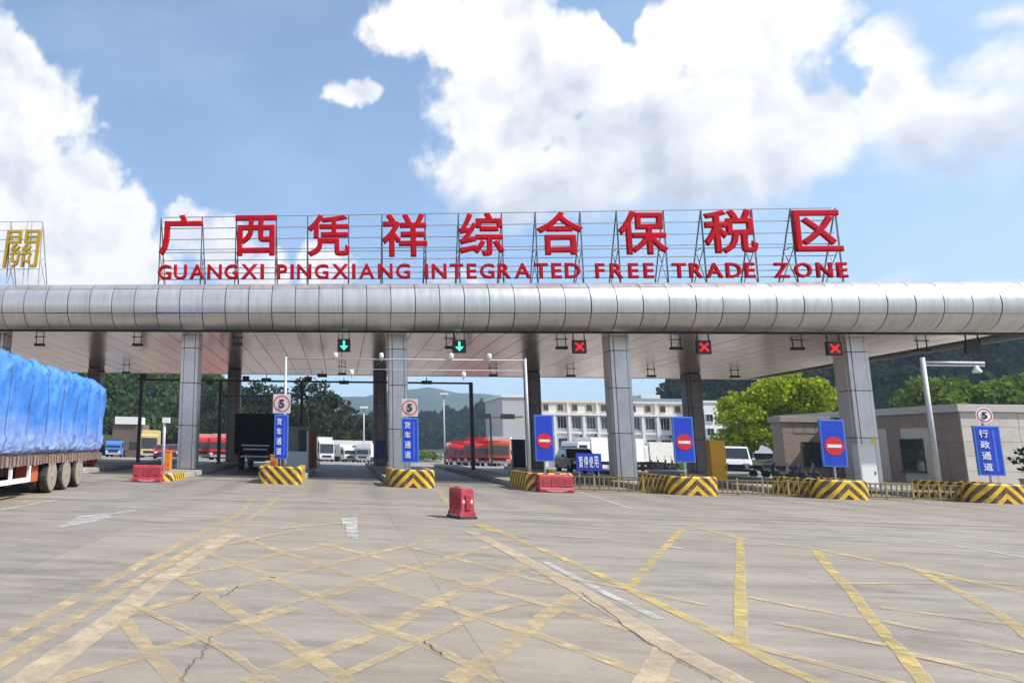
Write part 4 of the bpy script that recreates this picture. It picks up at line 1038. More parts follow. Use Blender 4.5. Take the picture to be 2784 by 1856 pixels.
# --- generic trucks: local -y is the front
def truck(lab, loc, rz, cabcol, boxcol, H=3.0, L=7.5, W=2.3, cabL=1.9, cabH=None, box=True, group=None, wr=.46, boxH=None, name='truck'):
    t = thing(name, lab, 'truck', loc, rz, group)
    cm_ = mat('cab_%02d%02d%02d' % tuple(int(c * 99) for c in cabcol), cabcol, .32, 0, .06, 2., dirt=.2 if sum(cabcol) > .1 else 0, dirtcol=(.25, .2, .17))
    cabH = cabH or H * .86
    f = -L / 2
    MB().prism([(f, .45), (f - .06, 1.15), (f + .16, cabH - .25), (f + .35, cabH), (f + cabL, cabH + .02), (f + cabL, .45)], 0, -W / 2, W / 2).build('cab', cm_, t, bev=.06)
    MB().prism([(f - .068, 1.42), (f + .075, cabH - .55), (f + .13, cabH - .55), (f - .02, 1.42)], 0, -W / 2 + .12, W / 2 - .12).build('windscreen', M_glass, t)
    MB().box(-W / 2 + .1, W / 2 - .1, f - .09, f + .02, .42, .68).build('bumper', M_lgrey if boxcol else M_black, t, bev=.02)
    MB().box(-W / 2 + .45, W / 2 - .45, f - .085, f - .03, .8, 1.08).build('grille', M_black, t)
    for s in (-1, 1):
        MB().box(s * W / 2 - .012 , s * W / 2 + .012, f + .35, f + cabL - .45, 1.35, cabH - .38).build('side_window', M_glass, t)
        MB().box(s * (W / 2 - .25) - .15, s * (W / 2 - .25) + .15, f - .095, f - .04, .72, .9).build('headlight', M_signw, t)
        mi = MB().box(s * (W / 2 + .18) - .07, s * (W / 2 + .18) + .07, f + .08, f + .14, 1.5, 2.0).build('mirror', M_black, t); MB().bar((s * W / 2, f + .11, 1.9), (s * (W / 2 + .18), f + .11, 1.9), .03).build('mirror_arm', M_black, mi)
        for y in (f + .95, L / 2 - 1.6): wheel(t, (s * (W / 2 - .17), y, wr), wr, .3, M_rubber, M_rim, 16, s)
    MB().box(-.45, .45, f + .5, L / 2 - .1, .5, .85).build('chassis', M_black, t)
    if box:
        bm_ = mat('box_%02d%02d%02d' % tuple(int(c * 99) for c in boxcol), boxcol, .45, 0, .06, 1.5, dirt=.25 if sum(boxcol) > .1 else 0, dirtcol=(.3, .26, .22), spec=.5 if sum(boxcol) > .1 else .15)
        y0, y1 = f + cabL + .12, L / 2; hb = boxH or H
        b = MB().box(-W / 2 - .03, W / 2 + .03, y0, y1, .9, hb).build('cargo_box', bm_, t, bev=.02)
        m = MB()
        n = int((y1 - y0) / .55) if min(boxcol) < .5 else 1
        for s in (-1, 1):
            for k in range(n + 1):
                y = y0 + .06 + (y1 - y0 - .12) * k / n; m.box(s * (W / 2 + .045) - .02, s * (W / 2 + .045) + .02, y - .03, y + .03, .95, hb - .05)
        sr = m.build('side_ribs', bm_, b); sr['kind'] = 'stuff'
        for s in (-1, 1): MB().box(s * W * .25 - W * .24, s * W * .25 + W * .24, y1 - .002, y1 + .03, .97, hb - .07).build('rear_door', bm_, b)
    for s in (-1, 1): MB().box(s * (W / 2 - .2) - .14, s * (W / 2 - .2) + .14, L / 2 + .001, L / 2 + .04, .72, .84).build('tail_light', M_signr, t)
    return t
# black box truck driving in through the open lane
p = PY(573, 1078, 13.2)
bt = truck('black box truck seen from behind in the lane left of the first lane sign', (-7.68, 16.8, 0.0), math.pi, (.03, .03, .035), (.006, .006, .009), 3.25, 7.2, 2.35)
bx = [c for c in bt.children if c.name.startswith('cargo_box')][0]
for z, w in ((1.42, .82), (1.2, .7)): MB().box(-w, w, 3.632, 3.637, z - .045, z + .045).build('white_strip', mat('dull_white_strip', (.42, .43, .47), .5), bx)
MB().box(-1.15, 1.15, 3.5, 3.64, .74, .84).build('rear_bumper', M_lgrey, bt)
# red and white trucks in the yard
RED = (.60, .02, .025); ORG = (.66, .09, .03); WHT = (.72, .72, .70)
def yard(px, Y):
    q = PY(px, 1040, Y); return (q[0], Y, ground_z(Y) + .02)
reds = [((1150, 62), ORG, WHT, 'orange red truck cab with white box nearest the white building'), ((1122, 66), RED, RED, 'bright red truck, second of the row from the right'), ((1098, 71), RED, RED, 'red truck, third of the row from the right'),
        ((1078, 77), RED, RED, 'dull red truck, fourth of the row from the right'), ((1060, 84), RED, RED, 'red truck, fifth of the row from the right'), ((1046, 93), (.35, .05, .05), WHT, 'dark red truck at the far left end of the row')]
for q, c, b, lab in reds:
    truck(lab, yard(*q), R(-16 + 5 * math.sin(q[0])), c, b, 3.45 + .25 * math.sin(q[0] * 3.), 7, 2.4, group='parked red trucks beyond the right open lane')
truck('red truck seen between the first column and the black truck', yard(468, 62), R(6), RED, (.66, .3, .26), 3.2, 7, 2.4, group='red trucks left of the black truck')
truck('red truck half hidden by the dark column left of the black truck', yard(512, 60), R(2), RED, (.66, .3, .26), 3.2, 7, 2.4, group='red trucks left of the black truck')
truck('white box truck cab in front of the white office building', yard(1385, 60), R(-62), WHT, WHT, 3.6, 10.5, 2.5, cabL=2.0, cabH=3.1)
truck('white box truck right of the third front column', yard(1490, 66), R(-75), WHT, (.70, .69, .64), 3.4, 5.5, 2.2)
truck('pale box truck left of the far white shelter', yard(742, 92), R(10), WHT, (.60, .60, .64), 4.0, 8, 2.4)
truck('white truck parked under the far shelter', yard(790, 99), R(20), WHT, WHT, 3.0, 6, 2.2)
truck('grey truck at the right end of the far shelter', yard(838, 94), R(-10), (.35, .36, .4), WHT, 3.1, 6, 2.2)
truck('yellow tan box truck left of the leftmost sensor post', yard(345, 78), R(12), (.55, .42, .16), (.55, .45, .20), 4.1, 8, 2.5)
truck('small blue cab truck just right of the tarpaulin load', yard(268, 70), R(8), (.05, .2, .55), (.10, .08, .09), 2.6, 6, 2.2)
gh_ = yard(292, 84); t = thing('guard_hut', 'brown hut with a white roof box right of the tarpaulin load', 'hut', gh_); hm_ = mat('hut_brown', (.16, .11, .09), .8, 0, .15, .6)
MB().box(-2.6, 2.4, 0, 4, 0, 5.2).build('wall', hm_, t); MB().box(-2.2, 1.6, -.3, 4, 5.2, 6.4).build('roof_box', M_white, t)
for x in (-1.7, .3): MB().box(x, x + 1.2, -.03, -.002, 1.2, 2.4).build('window', M_glass, t)
p = yard(440, 82)
t = thing('shipping_container', 'pale green container beside the first front column', 'container', p, R(10)); gm = mat('green_container', (.16, .45, .30), .5, 0, .1, 2., dirt=.3)
MB().box(-1.6, 1.6, -1.2, 1.2, .1, 2.6).build('shell', gm, t)
for k in range(9): MB().box(-1.45 + k * .36, -1.3 + k * .36, -1.24, -1.2, .2, 2.5).build('rib', gm, t)

# --- cars and the van (local -y front)
def car(lab, loc, rz, col, kind='suv', name='parked_car'):
    t = thing(name, lab, 'van' if kind == 'van' else 'car', loc, rz)
    pm = mat('carpaint_%02d%02d%02d' % tuple(int(c * 99) for c in col), col, .25, .1, .04, 2., spec=.6)
    if kind == 'van':
        L, W, H = 4.9, 1.85, 2.0; body = [(-2.45, .3), (-2.5, .75), (-2.2, 1.0), (-1.75, 1.12), (2.3, 1.12), (2.42, .9), (2.42, .3)]
        top = [(-1.85, 1.1), (-1.0, 1.88), (-.6, H), (2.1, H), (2.35, 1.1)]; wins = [(-1.55, 1.18), (-.95, 1.72), (2.0, 1.76), (2.15, 1.18)]
    else:
        L, W, H = 4.6, 1.85, 1.68; body = [(-2.3, .32), (-2.36, .7), (-2.15, .95), (-1.1, 1.06), (2.1, 1.08), (2.28, .85), (2.28, .32)]
        top = [(-1.15, 1.04), (-.4, 1.6), (0, H), (1.5, H - .03), (2.15, 1.06)]; wins = [(-.9, 1.1), (-.35, 1.5), (1.45, 1.55), (1.85, 1.1)]
    MB().prism(body, 0, -W / 2, W / 2).build('body', pm, t, bev=.09)
    def tum(pts, w0, w1, za, zb, o=0.):
        n = len(pts); vs = []
        for s in (-1, 1):
            for y, z in pts: vs.append((s * (w0 + (w1 - w0) * (z - za) / (zb - za) + o), y, z))
        return MB().add(vs, [tuple(range(n)), tuple(range(2 * n - 1, n - 1, -1))] + [(i, (i + 1) % n, n + (i + 1) % n, n + i) for i in range(n)])
    tum(top, W / 2 - .04, W / 2 - .2, 1.05, H).build('roof', pm, t, bev=.05)
    m = tum(wins, W / 2 - .04, W / 2 - .2, 1.05, H, .004); m.build('side_windows', M_glass, t)
    y0, z0 = top[0]; y1, z1 = top[1]
    MB().hexa([(-W / 2 + .16, y0 + .06, z0 + .06), (W / 2 - .16, y0 + .06, z0 + .06), (W / 2 - .16, y0 + .1, z0 + .06), (-W / 2 + .16, y0 + .1, z0 + .06), (-W / 2 + .24, y1 - .04, z1 - .0), (W / 2 - .24, y1 - .04, z1), (W / 2 - .24, y1 + .02, z1), (-W / 2 + .24, y1 + .02, z1)]).build('windscreen', M_glass, t)
    f = body[1][0]
    for s in (-1, 1):
        MB().box(s * (W / 2 - .32) - .2, s * (W / 2 - .32) + .2, f - .012, f + .12, .68, .86).build('headlight', M_signw, t, bev=.02)
        MB().box(s * (W / 2 + .1) - .1, s * (W / 2 + .1) + .1, y0 + .35, y0 + .45, 1.08, 1.24).build('mirror', pm, t, bev=.03)
        for y in (f + .85, -f - .85): wheel(t, (s * (W / 2 - .11), y, .33), .33, .22, M_rubber, M_rim, 16, s)
    MB().box(-.5, .5, f - .015, f + .08, .5, .78).build('grille', M_black, t)
    MB().box(-W / 2 + .15, W / 2 - .15, f - .02, f + .1, .32, .46).build('bumper', M_black, t)
    MB().box(-.22, .22, f - .03, f - .016, .46, .58).build('number_plate', mat('blue_plate', (.03, .08, .4), .4), t)
    return t
car('dusty red car behind the leftmost sensor post', yard(372, 55), R(12), (.40, .02, .03), name='parked_car')
car('dark red car left of the orange barrier cabinet', yard(402, 52), R(5), (.36, .02, .03), name='parked_car')
p = GSL(1712, 1092); car('white van parked beside the amber cabinet', (p[0], p[1] + 1, ground_z(p[1])), R(-28), (.70, .71, .72), 'van', 'parked_van')
p = GSL(1345, 1090); car('black car facing out behind the blue four character board', (p[0], p[1] + 1.5, ground_z(p[1])), R(-4), (.012, .012, .016))

# blue board closing the lane
p = PY(1352, 1060, 4.); t = thing('closed_lane_board', 'small blue board with four white characters on a stand in the closed lane', 'sign', (p[0], 4., 0.004))
za, zb = PY(1352, 1081, 4.)[2], PY(1352, 1041, 4.)[2]; hw = .52
b = MB().box(-hw, hw, -.03, .03, za, zb).build('board', M_blue, t, bev=.01)
for k, c in enumerate('暂停使用'):
    xx = -hw + .1 + k * .21; put_text(c, 'character', M_signw, xx, xx + .17, za + .13, zb - .12, -.036, b, bold=.014, depth=.006)
for s in (-1, 1):
    MB().bar((s * .4, 0.04, 0), (s * .4, 0.04, za), .04).build('leg', M_lgrey, t); MB().bar((s * .4, -.3, .02), (s * .4, .3, .02), .04).build('foot', M_lgrey, t)

# --- scooters
def scooter(lab, loc, rz, col):
    t = thing('scooter', lab, 'scooter', loc, rz, 'scooters parked under the roof')
    cm_ = mat('scooter_%02d%02d%02d' % tuple(int(c * 99) for c in col), col, .35, 0, .1, 4.)
    for y in (-.62, .62):
        o = MB().lathe([(.14, -.05), (.22, -.05), (.25, -.02), (.25, .02), (.22, .05), (.14, .05)], axis=0, n=16).build('wheel', M_rubber, t, (0, y, .25)); MB().lathe([(.14, -.03), (.14, .03)], axis=0, n=12).build('rim', M_rim, o)
    MB().prism([(-.5, .28), (.15, .28), (.25, .45), (.85, .62), (.8, .72), (.1, .7), (.0, .42), (-.35, .42)], 0, -.13, .13).build('body', cm_, t, bev=.04)
    MB().prism([(.05, .7), (.82, .73), (.86, .8), (.1, .8)], 0, -.13, .13).build('seat', M_black, t, bev=.03)
    MB().prism([(-.55, .3), (-.36, .32), (-.5, .95), (-.62, .92)], 0, -.17, .17).build('leg_shield', cm_, t, bev=.03)
    MB().cyl((0, -.62, .25), (0, -.5, 1.0), .03, n=8).build('fork', M_steel, t)
    h = MB().cyl((-.32, -.46, 1.02), (.32, -.46, 1.02), .018, n=6).build('handlebar', M_black, t)
    for s in (-1, 1):
        MB().cyl((s * .24, -.46, 1.02), (s * .3, -.5, 1.22), .008, n=5).build('mirror_stalk', M_black, h); MB().lathe([(.055, 0), (.06, .01), (.05, .02)], (s * .3, -.5, 1.26), 1, 10).build('mirror', M_black, h)
    MB().box(-.1, .1, -.6, -.5, .86, 1.0).build('headlight', M_glass, t, bev=.03)
    return t
sc_list = [(1488, 1082, 60, (.05, .02, .025), 'dark red scooter nearest the third front column'), (1503, 1083, 70, (.02, .02, .025), 'black scooter second from the third column'), (1520, 1084, 65, (.03, .03, .035), 'dark scooter third from the third column'), (1536, 1084, 75, (.06, .06, .065), 'grey scooter beside the second no entry sign'),
           (1770, 1098, 50, (.02, .02, .03), 'black scooter right of the white van'), (1800, 1099, 60, (.3, .28, .28), 'pale scooter in front of the brown wing'), (1830, 1100, 65, (.03, .03, .05), 'dark scooter below the brown wing window'), (1862, 1100, 70, (.03, .03, .06), 'dark blue scooter left of the third no entry sign')]
for x, y, a, c, lab in sc_list:
    p = GSL(x, y); scooter(lab, (p[0], p[1] + .6, ground_z(p[1])), R(a), c)

# ------------------------------------------------------------------ buildings
def wall_with_panels(root, m, pts): pass
M_tileb = mat('brown_stone_cladding', (.26, .195, .16), .6, 0, .1, 1.2, dirt=.2, dscale=.8)
M_tiley = mat('pale_stone_cladding', (.56, .51, .45), .6, 0, .08, 1.2, dirt=.2, dscale=.8)
M_cap = mat('roof_coping', (.48, .45, .42), .6, 0, .08, 2.)
XW = 32.8; YN = 17.0
corner_y = YN
q = PX(1926, 1000, XW); YWING = float(q[1]); XWL = float(PY(1797, 1000, YWING)[0])
ZT = float(PY(2200, 930, YN)[2])
gh = thing('gatehouse', 'low flat roofed stone clad gatehouse at the right of the roof', 'building', (XW, YN, ground_z(YN)))
def clad(root, m, o, ux, n, L, z0, z1, cols, rows, holes=()):
    # stone panels on a wall: o origin, ux direction along the wall, n outward normal
    for a in range(cols):
        for b in range(rows):
            s0, s1 = L * a / cols + .012, L * (a + 1) / cols - .012; t0, t1 = z0 + (z1 - z0) * b / rows + .012, z0 + (z1 - z0) * (b + 1) / rows - .012
            if any(s0 < h[1] - .05 and s1 > h[0] + .05 and t0 < h[3] - .05 and t1 > h[2] + .05 for h in holes): continue
            P = [np.array(o) + np.array(ux) * s + np.array(n) * d + np.array([0, 0, t]) for t in (t0, t1) for s, d in ((s0, .0), (s1, .0), (s1, .035), (s0, .035))]
            MB().hexa(P).build('stone_panel', m, root)
def window(root, o, ux, n, s0, s1, t0, t1, fm, name='window', depth=.06, mull=1):
    o, ux, n = np.array(o, float), np.array(ux, float), np.array(n, float); U = np.array([0, 0, 1.])
    def bx(sa, sb, ta, tb, da, db):
        return [o + ux * s + n * d + U * t for t in (ta, tb) for s, d in ((sa, da), (sb, da), (sb, db), (sa, db))]
    w = MB().hexa(bx(s0, s1, t0, t1, .005, .02)).build(name, M_glass, root)
    f = MB(); fw = .05
    for a in ((s0 - fw, s1 + fw, t1, t1 + fw), (s0 - fw, s1 + fw, t0 - fw, t0), (s0 - fw, s0, t0, t1), (s1, s1 + fw, t0, t1)): f.hexa(bx(*a, .0, depth))
    for k in range(1, mull + 1):
        c = s0 + (s1 - s0) * k / (mull + 1); f.hexa(bx(c - .02, c + .02, t0, t1, .021, .045))
    f.build('frame', fm, w); MB().hexa(bx(s0 - .1, s1 + .1, t0 - .12, t0 - .055, .0, depth + .06)).build('sill', fm, w)
    return w
M_dframe = mat('dark_window_frame', (.05, .04, .035), .5)
Lw = YWING - YN; Hh = ZT; wl = XW - XWL
MB().box(0, 9, 0, Lw + 7, -.3, Hh).build('wall', M_tiley, gh)
MB().box(-wl, -.002, Lw, Lw + 1.2, -.3, Hh - .35).build('wing_wall', M_tileb, gh)
holes = [(2.2, 4.4, .8, 2.7), (5.6, 7.2, .8, 2.7)]
Ls = Lw
hs = [(Ls * .28, Ls * .28 + 1.7, .7, 2.6), (Ls * .66, Ls * .66 + 1.5, .7, 2.6)]
clad(gh, M_tileb, (-.001, 0, 0), (0, 1, 0), (-1, 0, 0), Ls, 0, Hh - .4, 9, 5, hs)
for h in hs: window(gh, (-.001, 0, 0), (0, 1, 0), (-1, 0, 0), *h, M_dframe)
clad(gh, M_tiley, (0, -.001, 0), (1, 0, 0), (0, -1, 0), 9, 0, Hh - .4, 6, 5)
hw_ = [(wl * .35, wl * .35 + 1.6, .8, 2.4)]
clad(gh, M_tileb, (-wl, Lw - .001, 0), (1, 0, 0), (0, -1, 0), wl - .05, 0, Hh - .75, 5, 5, hw_)
for h in hw_: window(gh, (-wl, Lw - .001, 0), (1, 0, 0), (0, -1, 0), *h, M_dframe)
MB().box(-.18, 9.2, -.18, Lw + 7.2, Hh - .38, Hh + .05).build('coping', M_cap, gh, bev=.02)
MB().box(-wl - .18, -.2, Lw - .18, Lw + 1.35, Hh - .73, Hh - .3).build('coping', mat('brown_coping', (.30, .25, .22), .6), gh, bev=.02)

# white office building across the yard
def at_depth(x, y, Y): return PY(x, y, Y)
YO = 96.
OB = thing('office_building', 'white three storey office building across the yard', 'building', (at_depth(1210, 1040, YO)[0], YO, ground_z(YO)))
ox, oz = OB.location.x, OB.location.z
def oX(x): return at_depth(x, 1000, YO)[0] - ox
def oZ(y, x=1400): return at_depth(x, y, YO)[2] - oz
M_ofw = mat('office_white_render', (.74, .74, .73), .75, 0, .06, .3, dirt=.2, dirtcol=(.4, .38, .35), dscale=.3)
M_ofb = mat('office_beige_render', (.70, .63, .53), .75, 0, .06, .3, dirt=.2, dirtcol=(.4, .36, .3), dscale=.3)
M_wfr = mat('white_window_frame', (.6, .6, .6), .5)
xr_ = oX(1615); z2 = oZ(950); z3 = oZ(922)
MB().box(0, xr_, 0, 14, -.5, z2).build('wall', M_ofw, OB)
MB().box(0, xr_, .4, 14, z2, z3).build('upper_wall', M_ofb, OB)
MB().box(-.2, xr_ + .2, -.5, 14, z2 - .35, z2 + .02).build('cornice', M_ofw, OB); MB().box(-.2, xr_ + .2, .2, 14, z3 - .25, z3 + .1).build('parapet', M_ofb, OB)
xt0 = oX(1150); MB().box(xt0, -.002, -2., 12, -.5, oZ(917)).build('stair_tower', mat('office_grey_render', (.45, .45, .46), .75, 0, .06, .3), OB)
MB().box(xt0 - .25, .15, -2.2, 12.2, oZ(917), oZ(917) + .4).build('tower_coping', M_ofw, OB)
n = 12; pw = xr_ / n
for k in range(n):
    for (ya, yb) in ((985, 958), (1040, 1008)):
        window(OB, (0, -.002, 0), (1, 0, 0), (0, -1, 0), k * pw + .5, (k + 1) * pw - .45, oZ(ya), oZ(yb), M_wfr, depth=.15, mull=2)
    MB().box(k * pw - .2, k * pw + .2, -.42, -.003, -.5, z2 - .36).build('pilaster', M_ofw, OB)
    if k % 2: MB().box(k * pw - .15, k * pw + .15, .1, .398, z2 + .02, z3 - .3).build('upper_pier', M_ofb, OB)
    window(OB, (0, .398, 0), (1, 0, 0), (0, -1, 0), k * pw + .8, (k + 1) * pw - .8, z2 + .5, z3 - .6, mat('brown_frame', (.25, .18, .12), .6), depth=.1)
for yb in (992, 1046): MB().box(0, xr_, -.3, -.003, oZ(yb) - .35, oZ(yb)).build('string_course', M_ofw, OB)
MB().box(oX(1490), oX(1535), 2, 9, z3, oZ(903)).build('penthouse', M_ofb, OB); MB().box(oX(1460), oX(1585), 1.5, 10, z3 + .1, z3 + .7).build('roof_canopy', mat('blue_roof_sheet', (.16, .25, .33), .5), OB)
for k, (q_, yy_) in enumerate(((1, 1000), (3, 1002), (4, 1000), (6, 1001), (9, 1000), (10, 1003), (2, 1052), (7, 1052))):
    ac = MB().box(q_ * pw + 1.2, q_ * pw + 2.1, -.75, -.31, oZ(yy_) - .3, oZ(yy_) + .35).build('air_conditioner', M_lgrey, OB, bev=.03); MB().cyl((q_ * pw + 1.6, -.76, oZ(yy_)), (q_ * pw + 1.6, -.78, oZ(yy_)), .24, n=12).build('fan_grille', M_black, ac)
# right wing
W2 = thing('annex_building', 'pale annex building between the white office and the yellow green tree', 'building', (at_depth(1618, 1040, YO - 4)[0], YO - 4, ground_z(YO - 4)))
wx = at_depth(1700, 1000, YO - 4)[0] - W2.location.x; hz = at_depth(1650, 925, YO - 4)[2] - W2.location.z
MB().box(0, wx, 0, 12, -.5, hz).build('wall', M_ofw, W2); MB().box(-.15, wx + .15, -.15, 12, hz, hz + .35).build('parapet', M_ofw, W2)
for k in range(3):
    for (ya, yb) in ((968, 952), (1000, 984), (1040, 1020)):
        za, zb = (at_depth(1650, y_, YO - 4)[2] - W2.location.z for y_ in (ya, yb))
        window(W2, (0, -.002, 0), (1, 0, 0), (0, -1, 0), wx * (.12 + .3 * k), wx * (.30 + .3 * k), za, zb, M_wfr, depth=.1)
MB().box(-.5, wx, -2.5, -.003, hz * .42, hz * .47).build('porch_roof', mat('grey_porch_roof', (.33, .35, .38), .6), W2)

# far shelter beyond the middle lane
p = PY(762, 1040, 104.); q = PY(856, 1040, 104.)
Ys = float(p[1]); sh = thing('far_shelter', 'low white roofed shelter far beyond the middle lane', 'shelter', (p[0], Ys, ground_z(Ys)))
wS = q[0] - p[0]; zb, za = PY(800, 1011, Ys)[2] - ground_z(Ys), PY(800, 1023, Ys)[2] - ground_z(Ys)
MB().box(0, wS, 0, 9, za, zb).build('roof', M_white, sh)
for k in range(5):
    for y in (.4, 8.4): MB().box(wS * k / 4 - .15 + (.2 if k == 0 else -.2 if k == 4 else 0), wS * k / 4 + .15 + (.2 if k == 0 else -.2 if k == 4 else 0), y, y + .3, 0, za).build('post', M_lgrey, sh)
MB().box(.5, wS - .5, 8, 8.2, 0, za).build('rear_wall', mat('shelter_rear', (.30, .27, .25), .8), sh)

# tall lamp masts, notice board
for x, yt, yb, lab in ((1022, 907, 1060, 'tall lamp mast right of the second column'), (836, 938, 1055, 'thin lamp mast above the far shelter')):
    p = PY(x, yb, 96.); z = PY(x, yt, p[1])[2]; gz = ground_z(p[1])
    t = thing('lamp_mast', lab, 'lamp mast', (p[0], p[1], gz), 0, 'lamp masts in the yard')
    MB().cyl((0, 0, 0), (0, 0, z - gz), .16, .09, 8).build('mast', M_lgrey, t); MB().box(-.75, .75, -.5, .5, z - gz, z - gz + .35).build('lamp_head', M_lgrey, t, bev=.05)
    for k in (-1, 0, 1): MB().box(k * .48 - .18, k * .48 + .18, -.62, -.5, z - gz + .02, z - gz + .3).build('lamp', M_signw, t)
p = GSL(1757, 1085); t = thing('notice_board', 'pale notice board on green posts beside the white van', 'notice board', (p[0], p[1], ground_z(p[1])))
sc1 = (p[1] - CAM[1]) / 1623; MB().box(-18 * sc1, 18 * sc1, -.05, .05, 40 * sc1, 72 * sc1).build('board', mat('pale_lilac_board', (.52, .52, .62), .4, 0, .08, 2.), t)
for s in (-1, 1): MB().cyl((s * 20 * sc1, 0, 0), (s * 20 * sc1, 0, 84 * sc1), .05, n=8).build('post', mat('green_post', (.10, .25, .16), .5), t)
MB().box(-24 * sc1, 24 * sc1, -.3, .3, 82 * sc1, 86 * sc1).build('roof', mat('green_roof', (.16, .3, .24), .5), t)
# traffic gantry arm near the office
p = PY(1130, 1075, 58.); t = thing('gantry_sign', 'dark overhead gantry arm with boxes in front of the stair tower', 'gantry', (p[0], p[1], ground_z(p[1]))); k_ = (p[1] - CAM[1]) / 1623
MB().bar((0, 0, 0), (0, 0, 110 * k_), .2).build('post', M_dsteel, t); MB().bar((-25 * k_, 0, 106 * k_), (70 * k_, 0, 109 * k_), .22).build('arm', M_brown, t)
for x in (-22, -6, 30, 45): MB().box(x * k_ - .35, x * k_ + .35, -.2, .2, 104 * k_, 115 * k_).build('sensor_box', M_dsteel, t)
p = PY(1190, 1065, 20.); t = cabinet('equipment_cabinet', 'dark navy cabinet beside the slim portal right post', (1177, 1207), 1010, 1062, 24.5, mat('navy_cabinet', (.03, .035, .07), .4), 0.)

# ------------------------------------------------------------------ hills, woods, trees
M_hill = mat('hill_soil', (.03, .045, .016), .95, 0, .4, .05)
M_far = mat('far_hill_cover', (.035, .06, .04), .95, 0, .35, .012)
def hill(name, fn, xr, yr, nx_, ny_, m):
    vs = []; xs_ = np.linspace(*xr, nx_); ys_ = np.linspace(*yr, ny_)
    for y in ys_:
        for x in xs_: vs.append((x, y, fn(x, y)))
    fs = [(j * nx_ + i, j * nx_ + i + 1, (j + 1) * nx_ + i + 1, (j + 1) * nx_ + i) for j in range(ny_ - 1) for i in range(nx_ - 1)]
    return struct(MB().add(vs, fs, True).build(name, m))
def bumps(x, y, s): return mnoise.noise((x * s, y * s, 3.)) + .5 * mnoise.noise((x * s * 2.3, y * s * 2.3, 7.))
def gau(x, y, cx_, cy_, sx_, sy_): return math.exp(-((x - cx_) / sx_) ** 2 - ((y - cy_) / sy_) ** 2)
def h_right(x, y): return -3.4 + 52 * gau(x, y, 250, 250, 105, 95) + 25 * gau(x, y, 150, 220, 45, 60) + 5 * bumps(x, y, .03) * min(1, gau(x, y, 220, 240, 150, 120) * 2)
def h_left(x, y): return -3.4 + 24 * gau(x, y, -78, 215, 34, 45) + 13 * gau(x, y, -36, 225, 36, 45) + 17 * gau(x, y, -130, 215, 50, 60) + 2.5 * bumps(x, y, .05) * min(1, gau(x, y, -80, 215, 90, 70) * 2)
hr = hill('hill', h_right, (60, 460), (120, 420), 60, 40, M_hill)
hl = hill('hill', h_left, (-230, 30), (150, 330), 60, 34, M_hill)
def h_far(x, y): return -4 + (74 * gau(x, y, 150, 1500, 170, 260) + 60 * gau(x, y, 330, 1540, 160, 220) + 64 * gau(x, y, -40, 1560, 200, 220) + 70 * gau(x, y, 620, 1600, 300, 240) + 90 * gau(x, y, -420, 1600, 300, 260) + 100 * gau(x, y, 1200, 1500, 400, 300)) * (1 + .12 * bumps(x, y, .006)) + 3 * bumps(x, y, .03)
hill('far_hill', h_far, (-1100, 1900), (1150, 1950), 150, 40, M_far)
def h_mid(x, y): return -3.5 + (21 * gau(x, y, 118, 520, 40, 60) + 14 * gau(x, y, 60, 540, 40, 60) + 18 * gau(x, y, -20, 560, 70, 60)) * (1 + .2 * bumps(x, y, .02)) + 2.2 * bumps(x, y, .08)
hill('middle_hill', h_mid, (-200, 260), (400, 680), 110, 50, M_far)
L_dark = leaf_mat('dark_wood_leaves', (.010, .022, .010), (.034, .056, .02), .06)
L_mid = leaf_mat('mid_wood_leaves', (.02, .04, .012), (.10, .15, .035), .08)
L_pine = leaf_mat('pine_needles', (.016, .028, .014), (.065, .085, .04), .3)
L_yel = leaf_mat('yellow_green_leaves', (.09, .15, .008), (.52, .62, .04), .45)
L_shrub = leaf_mat('shrub_leaves', (.04, .085, .012), (.23, .31, .05), .6)
def wood(name, label, fn, npts, xr, yr, cond, rr, per, size, m):
    C = []; Rr = []
    while len(C) < npts:
        x, y = rng.uniform(*xr), rng.uniform(*yr); z = fn(x, y)
        if not cond(x, y, z): continue
        r = rng.uniform(*rr); C.append((x, y, z + r * .7)); Rr.append((r, r, r * rng.uniform(.8, 1.3)))
    o = link(name, leaf_mesh(name, C, Rr, per, size), m); struct(o, 'stuff'); o['label'] = label; o['category'] = 'woodland'; return o
wood('hillside_wood', 'dark dense woodland covering the hill behind the gatehouse', h_right, 1250, (70, 330), (125, 260), lambda x, y, z: z > -2.5 and x > 95 - (y - 125) * .1, (2.2, 4.6), 13., 1.15, L_dark)
wood('hillside_wood', 'green woodland covering the low hill behind the tarpaulin truck', h_left, 1500, (-170, 15), (155, 235), lambda x, y, z: z > -2.8, (1.6, 3.4), 14., .85, L_mid)
wood('far_wood', 'hazy wooded slope of the middle hill', h_mid, 500, (-60, 200), (440, 540), lambda x, y, z: z > -1, (4, 7), 4., 2.6, L_dark)
def bush_band(name, label, pts, m, per, size, rr):
    C = []; Rr = []
    for (x, y, z) in pts:
        r = rng.uniform(*rr); C.append((x, y, z + r * .5)); Rr.append((r, r, r * .8))
    o = link(name, leaf_mesh(name, C, Rr, per, size), m); struct(o, 'stuff'); o['label'] = label; o['category'] = 'bushes'; return o
bush_band('bright_bushes', 'sunlit bright green bushes above the gatehouse roof', [(*(PY(rng.uniform(2120, 2420), rng.uniform(905, 945), 62)[:2] + rng.normal(size=2) * 1.2), PY(2200, rng.uniform(905, 950), 62)[2]) for _ in range(95)], L_shrub, 60., .36, (1., 2.))
